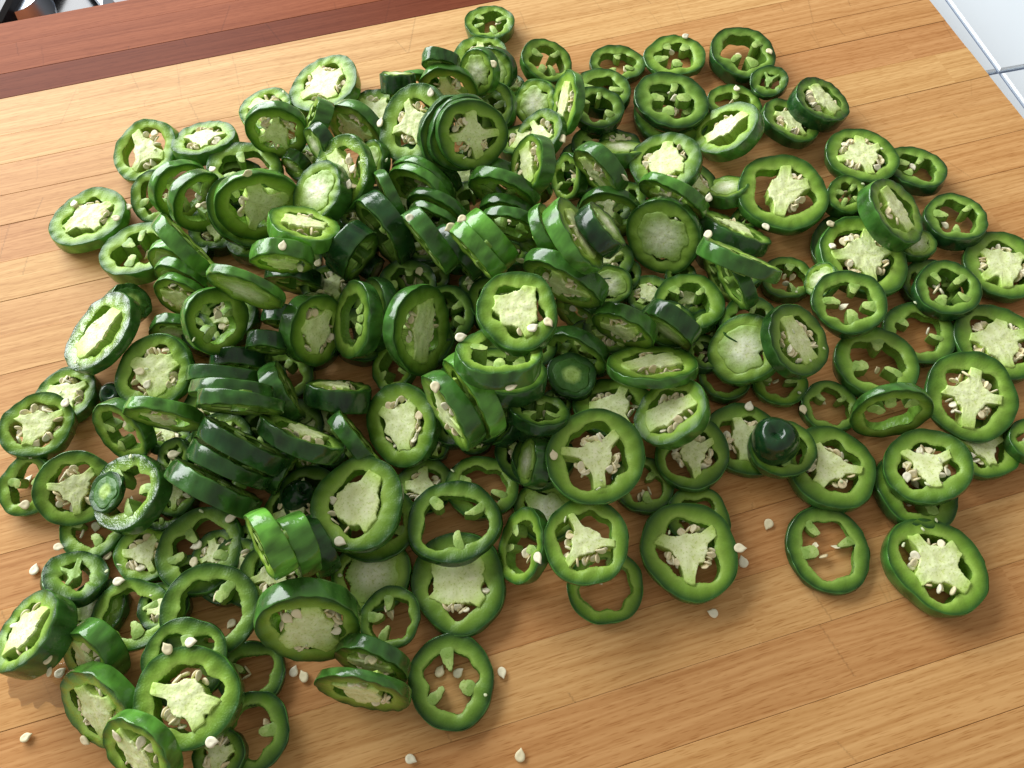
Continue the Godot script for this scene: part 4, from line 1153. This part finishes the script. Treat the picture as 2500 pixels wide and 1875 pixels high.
	cut("slice buried in the shade under the heap of green pepper slices", "R3", Vector3(-6.2, 11.3, -173.6), Vector3(0.213, 0.977, 0.026), 11.7, 7.0, 2, [])
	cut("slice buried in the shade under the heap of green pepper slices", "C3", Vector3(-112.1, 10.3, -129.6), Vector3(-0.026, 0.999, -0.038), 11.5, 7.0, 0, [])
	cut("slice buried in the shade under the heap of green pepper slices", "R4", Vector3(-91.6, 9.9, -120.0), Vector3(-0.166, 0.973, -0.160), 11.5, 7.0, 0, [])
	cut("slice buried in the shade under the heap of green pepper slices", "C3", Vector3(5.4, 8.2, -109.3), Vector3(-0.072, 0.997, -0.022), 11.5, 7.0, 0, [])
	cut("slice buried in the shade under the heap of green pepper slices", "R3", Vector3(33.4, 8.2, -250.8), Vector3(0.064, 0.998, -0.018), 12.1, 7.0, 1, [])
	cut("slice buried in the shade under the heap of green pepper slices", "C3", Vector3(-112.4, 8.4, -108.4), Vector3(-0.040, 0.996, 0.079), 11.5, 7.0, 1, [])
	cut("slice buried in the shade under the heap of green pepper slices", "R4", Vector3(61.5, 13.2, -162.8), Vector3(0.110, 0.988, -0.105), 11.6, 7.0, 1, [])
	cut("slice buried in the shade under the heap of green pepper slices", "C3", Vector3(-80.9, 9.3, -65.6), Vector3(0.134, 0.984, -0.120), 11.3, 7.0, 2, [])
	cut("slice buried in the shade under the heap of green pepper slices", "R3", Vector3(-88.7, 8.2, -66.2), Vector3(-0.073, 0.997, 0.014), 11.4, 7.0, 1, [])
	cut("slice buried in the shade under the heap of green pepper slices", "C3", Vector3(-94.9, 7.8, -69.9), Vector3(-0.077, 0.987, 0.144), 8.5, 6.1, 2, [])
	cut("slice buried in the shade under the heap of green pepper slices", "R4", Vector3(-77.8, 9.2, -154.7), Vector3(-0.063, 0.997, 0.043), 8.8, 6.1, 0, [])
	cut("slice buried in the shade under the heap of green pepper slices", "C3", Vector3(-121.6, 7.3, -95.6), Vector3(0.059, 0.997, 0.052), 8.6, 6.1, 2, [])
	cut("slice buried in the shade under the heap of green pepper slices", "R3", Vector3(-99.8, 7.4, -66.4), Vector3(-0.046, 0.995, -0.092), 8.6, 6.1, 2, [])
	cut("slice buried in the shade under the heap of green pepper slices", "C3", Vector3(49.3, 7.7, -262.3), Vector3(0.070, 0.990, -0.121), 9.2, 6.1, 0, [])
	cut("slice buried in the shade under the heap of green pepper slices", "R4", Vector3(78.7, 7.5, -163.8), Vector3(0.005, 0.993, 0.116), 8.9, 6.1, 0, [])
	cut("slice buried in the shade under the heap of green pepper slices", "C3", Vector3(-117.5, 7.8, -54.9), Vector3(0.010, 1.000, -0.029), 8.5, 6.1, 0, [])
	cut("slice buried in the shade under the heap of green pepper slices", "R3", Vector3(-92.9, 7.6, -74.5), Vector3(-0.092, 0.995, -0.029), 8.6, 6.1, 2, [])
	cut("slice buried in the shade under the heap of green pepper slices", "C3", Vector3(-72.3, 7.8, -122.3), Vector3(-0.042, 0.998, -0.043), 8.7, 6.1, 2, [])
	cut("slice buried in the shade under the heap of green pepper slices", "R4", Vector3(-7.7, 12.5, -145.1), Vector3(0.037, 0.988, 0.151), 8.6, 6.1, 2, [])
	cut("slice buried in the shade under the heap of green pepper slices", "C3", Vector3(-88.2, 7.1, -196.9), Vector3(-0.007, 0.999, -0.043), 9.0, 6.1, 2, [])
	cut("slice buried in the shade under the heap of green pepper slices", "R3", Vector3(64.7, 7.6, -172.0), Vector3(0.098, 0.993, 0.071), 8.9, 6.1, 0, [])
	cut("slice buried in the shade under the heap of green pepper slices", "C3", Vector3(-92.2, 12.2, -246.4), Vector3(-0.226, 0.973, 0.048), 9.0, 6.1, 2, [])
	cut("slice buried in the shade under the heap of green pepper slices", "R4", Vector3(45.1, 7.3, -191.3), Vector3(-0.025, 0.996, -0.090), 8.9, 6.1, 1, [])
	cut("slice buried in the shade under the heap of green pepper slices", "C3", Vector3(-98.1, 6.7, -63.8), Vector3(0.016, 1.000, 0.002), 8.6, 6.1, 1, [])
	cut("slice buried in the shade under the heap of green pepper slices", "R3", Vector3(49.6, 8.4, -230.3), Vector3(-0.068, 0.997, -0.034), 9.0, 6.1, 2, [])
	cut("slice buried in the shade under the heap of green pepper slices", "C3", Vector3(72.5, 6.9, -179.3), Vector3(-0.020, 0.999, -0.039), 8.9, 6.1, 2, [])
	cut("slice buried in the shade under the heap of green pepper slices", "R4", Vector3(86.1, 8.6, -201.7), Vector3(0.044, 0.999, 0.026), 8.9, 6.1, 1, [])
	cut("slice buried in the shade under the heap of green pepper slices", "C3", Vector3(92.0, 18.4, -185.1), Vector3(0.004, 1.000, 0.006), 8.6, 6.1, 1, [])
	cut("slice buried in the shade under the heap of green pepper slices", "R3", Vector3(-95.2, 8.3, -139.9), Vector3(0.173, 0.975, 0.137), 8.8, 6.1, 2, [])
	cut("slice buried in the shade under the heap of green pepper slices", "C3", Vector3(-102.9, 7.1, -72.9), Vector3(-0.065, 0.998, -0.018), 8.6, 6.1, 1, [])
	cut("slice buried in the shade under the heap of green pepper slices", "R4", Vector3(-136.8, 7.4, -201.8), Vector3(-0.041, 0.997, -0.067), 9.0, 6.1, 0, [])
	cut("slice buried in the shade under the heap of green pepper slices", "C3", Vector3(-29.1, 7.3, -114.6), Vector3(-0.075, 0.994, 0.078), 6.4, 5.4, 1, [])
	cut("slice buried in the shade under the heap of green pepper slices", "R3", Vector3(16.6, 7.2, -130.9), Vector3(-0.043, 0.994, -0.100), 6.4, 5.4, 1, [])
	cut("slice buried in the shade under the heap of green pepper slices", "C3", Vector3(-0.5, 6.9, -299.5), Vector3(-0.062, 0.998, 0.001), 6.8, 5.4, 0, [])
	cut("slice buried in the shade under the heap of green pepper slices", "R4", Vector3(101.9, 6.8, -220.8), Vector3(-0.160, 0.987, 0.029), 6.6, 5.4, 1, [])
	cut("slice buried in the shade under the heap of green pepper slices", "C3", Vector3(-66.7, 8.7, -111.1), Vector3(0.041, 0.991, -0.124), 6.3, 5.4, 0, [])
	cut("slice buried in the shade under the heap of green pepper slices", "R3", Vector3(-51.0, 7.0, -209.5), Vector3(-0.137, 0.981, 0.136), 6.6, 5.4, 2, [])
	cut("slice buried in the shade under the heap of green pepper slices", "C3", Vector3(-75.1, 7.2, -109.6), Vector3(-0.076, 0.995, -0.072), 6.4, 5.4, 2, [])
	cut("slice buried in the shade under the heap of green pepper slices", "R4", Vector3(70.1, 6.8, -189.6), Vector3(-0.156, 0.988, 0.010), 6.6, 5.4, 1, [])
	cut("slice buried in the shade under the heap of green pepper slices", "C3", Vector3(-15.2, 10.1, -183.5), Vector3(-0.060, 0.992, -0.113), 6.5, 5.4, 0, [])
	cut("slice buried in the shade under the heap of green pepper slices", "R3", Vector3(-110.6, 6.5, -66.8), Vector3(0.061, 0.994, -0.088), 6.3, 5.4, 1, [])
	cut("slice buried in the shade under the heap of green pepper slices", "C3", Vector3(-14.1, 7.2, -116.5), Vector3(-0.123, 0.970, 0.211), 6.4, 5.4, 0, [])
	cut("slice buried in the shade under the heap of green pepper slices", "R4", Vector3(-125.3, 5.9, -87.9), Vector3(-0.014, 1.000, 0.009), 6.4, 5.4, 0, [])

func build_loose_seeds() -> void:
	loose_seed("cream pepper seed lying on bare wood at left, pointed tip up", Vector3(-159.3, 5.4, -75.8), Vector3(0.00, 1.00, 0.00))
	loose_seed("cream pepper seed lying flat on bare wood, farthest left", Vector3(-168.1, 0.8, -68.7), Vector3(0.00, 1.00, 0.00))
	loose_seed("cream pepper seed on wood just above right of the dark thick walled oval", Vector3(-142.4, 3.0, -73.4), Vector3(0.02, 1.00, -0.03))
	loose_seed("cream pepper seed on wood right of the dark thick walled oval", Vector3(-133.5, 9.5, -62.8), Vector3(0.00, 1.00, -0.01))
	loose_seed("cream pepper seed upper of the wet group beside the thick barrel slice", Vector3(-142.9, 23.2, -35.7), Vector3(-0.47, 0.87, -0.16))
	loose_seed("cream pepper seed lowest and biggest of the wet group beside the thick barrel slice", Vector3(-143.4, 19.8, -32.5), Vector3(-0.47, 0.87, -0.16))
	loose_seed("cream pepper seed touching the thick barrel slice at lower left", Vector3(-150.3, 0.9, -34.4), Vector3(0.00, 1.00, 0.00))
	loose_seed("cream pepper seed alone on wood in the bottom left corner", Vector3(-156.3, 0.8, -14.8), Vector3(0.00, 1.00, 0.00))
	loose_seed("cream pepper seed alone on wood at the bottom edge, beak to the right", Vector3(-32.3, 0.8, -8.6), Vector3(0.00, 1.00, 0.00))
	loose_seed("cream pepper seed alone on wood at the bottom edge, tail pointing down", Vector3(2.6, 0.7, -9.4), Vector3(0.00, 1.00, 0.00))
	loose_seed("cream pepper seed just right of the lone front ring", Vector3(-3.4, 0.8, -34.8), Vector3(0.00, 1.00, 0.00))
	loose_seed("cream pepper seed left one of two below the barrel slice", Vector3(-72.6, 0.8, -34.8), Vector3(0.00, 1.00, 0.00))
	loose_seed("cream pepper seed right one of two below the barrel slice", Vector3(-69.0, 0.8, -33.2), Vector3(0.00, 1.00, 0.00))
	loose_seed("cream pepper seed on wood below the broad slice with loose spokes", Vector3(69.2, 0.8, -53.9), Vector3(0.00, 1.00, 0.00))
	loose_seed("cream pepper seed on wood between the broad slice and the thin ring at right", Vector3(92.8, 0.7, -85.6), Vector3(0.00, 1.00, 0.00))
	loose_seed("cream pepper seed upper of two touching the broad slice with loose spokes", Vector3(78.7, 8.9, -74.4), Vector3(0.00, 1.00, 0.00))
	loose_seed("cream pepper seed lower of two touching the broad slice with loose spokes", Vector3(81.8, 0.7, -71.5), Vector3(0.00, 1.00, 0.00))
	loose_seed("cream pepper seed on wood above the rounded pepper tip", Vector3(110.8, 5.9, -129.0), Vector3(-0.03, 1.00, 0.00))
	loose_seed("cream pepper seed on wood right of the lone slice at the upper left", Vector3(-166.2, 8.1, -224.5), Vector3(-0.05, 1.00, -0.01))
	loose_seed("cream pepper seed on the lime inner wall slice at the upper left", Vector3(-159.1, 15.4, -259.9), Vector3(-0.21, 0.93, 0.30))
	loose_seed("cream pepper seed on the right rim of the lone upper left slice", Vector3(-168.3, 10.6, -216.5), Vector3(-0.05, 1.00, -0.01))
	loose_seed("cream pepper seed on the upper rim of the lone upper left slice", Vector3(-189.1, 9.3, -225.3), Vector3(-0.05, 1.00, -0.01))
	loose_seed("cream pepper seed on the top rim of the lime walled slice", Vector3(-101.8, 43.6, -211.6), Vector3(0.46, 0.19, 0.87))
	loose_seed("cream pepper seed lying above the lime walled slice at the left", Vector3(-122.4, 30.2, -225.8), Vector3(0.10, 0.99, -0.06))
	loose_seed("cream pepper seed big one on the barrel-like dark slice", Vector3(-77.1, 20.3, -186.2), Vector3(-0.01, 1.00, -0.04))
	loose_seed("cream pepper seed round white one on the rough wet slice", Vector3(-63.6, 36.5, -220.1), Vector3(-0.51, 0.75, 0.41))
	loose_seed("cream pepper seed chipped one low on the rough wet slice", Vector3(-64.8, 34.9, -213.4), Vector3(-0.43, 0.86, 0.28))
	loose_seed("cream pepper seed ragged one on top of the bright bands", Vector3(-21.5, 55.5, -176.3), Vector3(0.05, 0.93, 0.37))
	loose_seed("cream pepper seed sliver on top of the droplet band", Vector3(-37.4, 48.4, -186.0), Vector3(0.08, 0.92, 0.38))
	loose_seed("cream pepper seed sliver above the bright bands", Vector3(-17.3, 60.1, -176.4), Vector3(0.04, 0.93, 0.38))
	loose_seed("cream pepper seed sliver below the long pale oval", Vector3(-81.2, 51.3, -171.3), Vector3(0.17, 0.92, 0.35))
	loose_seed("cream pepper seed left of the ring with loose tan seeds", Vector3(-17.0, 54.6, -132.1), Vector3(0.14, 0.98, 0.12))
	loose_seed("cream pepper seed dim one in the dark gap below the droplet band", Vector3(-37.2, 15.9, -185.5), Vector3(0.07, 1.00, 0.07))
	loose_seed("cream pepper seed on the upper rim of the big four-armed slice", Vector3(-32.8, 47.7, -249.9), Vector3(-0.39, 0.82, 0.42))
	loose_seed("cream pepper seed white one on the wet dark skins at the top", Vector3(-8.0, 30.7, -286.0), Vector3(-0.56, 0.46, 0.69))
	loose_seed("cream pepper seed left of the big four-armed upper slice", Vector3(-54.7, 35.3, -246.2), Vector3(-0.39, 0.82, 0.42))
	loose_seed("cream pepper seed on the far rim of the slice with four fat stubs", Vector3(85.9, 7.0, -332.5), Vector3(-0.02, 1.00, -0.02))
	loose_seed("cream pepper seed pinkish one on the far right thick dark slice", Vector3(124.4, 10.2, -318.2), Vector3(0.02, 1.00, 0.05))
	loose_seed("cream pepper seed on the rim of the ring of pale stubs, upper right", Vector3(106.8, 6.9, -296.7), Vector3(0.01, 1.00, -0.04))
	loose_seed("cream pepper seed on skin right of the clustered seed cavity, top centre", Vector3(21.9, 19.7, -252.8), Vector3(-0.59, 0.79, 0.16))
	loose_seed("cream pepper seed in a gap left of the torn pale core", Vector3(44.9, 33.5, -218.6), Vector3(-0.73, -0.21, 0.65))
	loose_seed("cream pepper seed right of the leaning slice with smooth bright skin", Vector3(78.9, 29.6, -211.3), Vector3(-0.14, 0.91, 0.38))
	loose_seed("cream pepper seed right one of two on the triangular core slice", Vector3(11.8, 56.4, -136.9), Vector3(-0.00, 1.00, 0.09))
	loose_seed("cream pepper seed left one of two on the triangular core slice", Vector3(6.6, 56.2, -134.6), Vector3(-0.00, 1.00, 0.09))
	loose_seed("cream pepper seed in the dark centre gap above the triangular core slice", Vector3(3.3, 34.5, -177.2), Vector3(-0.30, -0.16, 0.94))
	loose_seed("cream pepper seed right beside the solid pale disc", Vector3(69.8, 51.6, -176.2), Vector3(-0.14, 0.92, 0.36))
	loose_seed("cream pepper seed on the lower rim of the large three-armed slice", Vector3(106.8, 12.0, -211.0), Vector3(0.00, 1.00, 0.06))
	loose_seed("cream pepper seed on the upper rim of the broad four-armed slice", Vector3(133.7, 12.9, -211.7), Vector3(0.12, 0.99, -0.01))
	loose_seed("cream pepper seed at the left cavity of the broad four-armed slice", Vector3(132.3, 13.2, -200.0), Vector3(0.12, 0.99, -0.01))
	loose_seed("cream pepper seed on the skin of the leaning centre pair", Vector3(-24.9, 50.2, -116.2), Vector3(0.06, 0.96, 0.26))
	loose_seed("cream pepper seed below the ring with loose tan seeds", Vector3(-0.5, 55.9, -112.9), Vector3(0.08, 0.89, -0.44))
	loose_seed("cream pepper seed on the lower rim of the big cream core slice", Vector3(-57.4, 20.6, -73.5), Vector3(0.00, 1.00, -0.02))
	loose_seed("cream pepper seed flat one on the left rim of the biggest three-spoke slice", Vector3(14.2, 28.2, -101.0), Vector3(0.06, 1.00, -0.04))
	loose_seed("cream pepper seed on the rim of the slice behind the rounded pepper tip", Vector3(90.4, 5.9, -130.0), Vector3(-0.00, 1.00, -0.01))
	loose_seed("cream pepper seed on the lower rim of the left edge ring", Vector3(-173.9, 7.3, -90.6), Vector3(-0.17, 0.94, 0.31))
	loose_seed("cream pepper seed on the white core scrap at the left edge", Vector3(-179.8, 0.8, -102.2), Vector3(0.00, 1.00, 0.00))
	loose_seed("cream pepper seed on the upper right rim of the large left edge slice", Vector3(-165.2, 14.7, -127.3), Vector3(0.19, 0.98, 0.01))
	loose_seed("cream pepper seed upper of two on the round slice with a big pale core", Vector3(-139.7, 15.9, -139.8), Vector3(-0.04, 0.95, 0.30))
	loose_seed("cream pepper seed lower of two on the round slice with a big pale core", Vector3(-136.6, 14.5, -135.0), Vector3(-0.04, 0.95, 0.30))
	loose_seed("cream pepper seed under the upright stack with white highlights", Vector3(-92.7, 30.6, -116.9), Vector3(-0.03, 1.00, -0.04))
	loose_seed("cream pepper seed on the small dark ring beside the tall dark stack", Vector3(-116.0, 26.4, -102.3), Vector3(0.25, 0.82, -0.51))
	loose_seed("cream pepper seed on the narrow tilted ring with short stubs", Vector3(8.4, 22.1, -67.7), Vector3(-0.79, 0.61, 0.02))
	loose_seed("cream pepper seed left one on the ring rim above the frontmost cored slice", Vector3(-106.8, 23.0, -38.7), Vector3(-0.03, 1.00, 0.03))
	loose_seed("cream pepper seed right speck on the ring rim above the frontmost cored slice", Vector3(-100.1, 23.2, -40.8), Vector3(0.00, 1.00, 0.03))
	loose_seed("cream pepper seed in the hole of the ring with two bent stubs", Vector3(-95.8, 0.7, -50.6), Vector3(0.00, 1.00, 0.00))
	loose_seed("cream pepper seed above right of the ring with leaf-like stubs", Vector3(-98.9, 9.7, -84.8), Vector3(-0.01, 1.00, -0.01))
	loose_seed("cream pepper seed between the leaf-like stubs, upper one", Vector3(-109.8, 7.4, -75.9), Vector3(-0.06, 1.00, -0.02))
	loose_seed("cream pepper seed between the leaf-like stubs, lower one", Vector3(-109.7, 7.7, -69.9), Vector3(-0.06, 1.00, -0.02))
	loose_seed("cream pepper seed bright one at the left cavity of the right front stack", Vector3(140.3, 13.4, -99.0), Vector3(-0.31, 0.95, 0.03))
	loose_seed("cream pepper seed on the lower left rim of the wet glaring slice", Vector3(-134.6, 6.0, -13.7), Vector3(-0.34, 0.71, 0.62))
	loose_seed("cream pepper seed on the slice cut off by the bottom edge", Vector3(-115.8, 25.3, -13.7), Vector3(-0.36, 0.66, 0.66))
	loose_seed("cream pepper seed below the frontmost cored slice", Vector3(-89.2, 21.8, -12.5), Vector3(0.00, 1.00, 0.03))
	loose_seed("cream pepper seed left of the top stub in the lone front ring", Vector3(-24.1, 0.8, -34.8), Vector3(0.00, 1.00, 0.00))
	loose_seed("cream pepper seed right of the top stub in the lone front ring", Vector3(-18.0, 0.9, -34.4), Vector3(0.00, 1.00, 0.00))
	pith_fleck(Vector3(-58.9, 7.1, -65.3), Vector3(0.07, 1.00, 0.02))
	pith_fleck(Vector3(-137.3, 15.9, -140.9), Vector3(-0.04, 0.95, 0.30))
	pith_fleck(Vector3(104.0, 26.0, -151.2), Vector3(0.43, 0.89, 0.17))
	pith_fleck(Vector3(29.9, 27.0, -92.3), Vector3(0.06, 1.00, -0.04))
	pith_fleck(Vector3(164.9, 11.1, -254.5), Vector3(0.03, 1.00, -0.04))
	pith_fleck(Vector3(144.1, 7.8, -81.2), Vector3(0.00, 1.00, -0.03))
	pith_fleck(Vector3(17.8, 22.4, -80.5), Vector3(-0.02, 1.00, -0.03))
	pith_fleck(Vector3(-134.5, 17.7, -104.7), Vector3(-0.37, 0.93, 0.04))
	pith_fleck(Vector3(-17.2, 43.6, -229.1), Vector3(0.40, 0.55, 0.73))
	pith_fleck(Vector3(-107.3, 9.1, -291.7), Vector3(-0.11, 0.99, -0.04))
	pith_fleck(Vector3(-64.8, 19.2, -40.8), Vector3(0.18, 0.46, 0.87))
	pith_fleck(Vector3(28.8, 27.3, -89.4), Vector3(0.06, 1.00, -0.04))
	pith_fleck(Vector3(-60.1, 38.8, -221.4), Vector3(-0.51, 0.75, 0.41))
	pith_fleck(Vector3(-8.6, 4.7, -27.2), Vector3(0.03, 1.00, 0.03))
	pith_fleck(Vector3(151.4, 16.6, -104.2), Vector3(-0.31, 0.95, 0.03))
	pith_fleck(Vector3(-114.3, 33.2, -143.8), Vector3(0.79, 0.43, 0.43))
	pith_fleck(Vector3(151.4, 12.8, -232.9), Vector3(0.08, 0.98, 0.16))
	pith_fleck(Vector3(-21.6, 8.1, -103.0), Vector3(0.01, 1.00, -0.03))
	pith_fleck(Vector3(143.5, 13.9, -101.5), Vector3(-0.31, 0.95, 0.03))
	pith_fleck(Vector3(110.4, 20.8, -141.8), Vector3(0.43, 0.89, 0.17))
	pith_fleck(Vector3(-173.4, 5.9, -135.8), Vector3(-0.05, 1.00, -0.01))
	pith_fleck(Vector3(66.2, 24.7, -204.8), Vector3(-0.38, 0.53, 0.76))
	pith_fleck(Vector3(-51.3, 30.7, -230.0), Vector3(-0.61, 0.70, 0.37))
	pith_fleck(Vector3(54.9, 8.4, -80.0), Vector3(-0.01, 1.00, 0.01))
	pith_fleck(Vector3(136.0, 7.9, -75.7), Vector3(0.00, 1.00, -0.03))
	pith_fleck(Vector3(163.6, 7.5, -175.5), Vector3(-0.06, 1.00, 0.02))
	pith_fleck(Vector3(116.5, 6.4, -181.5), Vector3(-0.04, 1.00, -0.04))
	pith_fleck(Vector3(53.2, 7.0, -178.2), Vector3(-0.12, 0.99, 0.11))
	pith_fleck(Vector3(110.4, 5.8, -135.7), Vector3(0.00, 1.00, -0.06))
	pith_fleck(Vector3(-74.7, 11.9, -97.8), Vector3(0.51, 0.84, -0.16))
	pith_fleck(Vector3(-158.1, 12.8, -252.7), Vector3(-0.21, 0.93, 0.30))
	pith_fleck(Vector3(-136.0, 5.6, -69.3), Vector3(-0.01, 1.00, -0.03))
	pith_fleck(Vector3(149.7, 7.6, -84.6), Vector3(0.00, 1.00, -0.03))
	pith_fleck(Vector3(-19.1, 38.3, -224.6), Vector3(0.40, 0.55, 0.73))
	pith_fleck(Vector3(-109.7, 9.2, -87.5), Vector3(-0.01, 1.00, -0.01))
	pith_fleck(Vector3(146.1, 14.4, -95.7), Vector3(-0.31, 0.95, 0.03))
	pith_fleck(Vector3(-181.7, 9.4, -213.6), Vector3(-0.05, 1.00, -0.01))
	pith_fleck(Vector3(117.2, 18.8, -148.0), Vector3(0.43, 0.89, 0.17))
	pith_fleck(Vector3(93.7, 21.7, -108.9), Vector3(-0.23, 0.97, 0.03))
	pith_fleck(Vector3(118.8, 8.0, -98.9), Vector3(-0.03, 1.00, -0.03))
	pith_fleck(Vector3(-138.9, 8.0, -66.3), Vector3(0.27, 0.82, -0.50))
	pith_fleck(Vector3(-165.0, 15.1, -144.0), Vector3(-0.42, 0.91, 0.02))
	pith_fleck(Vector3(184.9, 7.2, -187.6), Vector3(-0.06, 1.00, 0.02))
	pith_fleck(Vector3(9.8, 47.8, -221.3), Vector3(-0.81, 0.52, 0.28))
	pith_fleck(Vector3(-160.1, 18.0, -159.5), Vector3(-0.42, 0.91, 0.02))
	pith_fleck(Vector3(-121.5, 8.8, -58.1), Vector3(0.00, 1.00, -0.01))
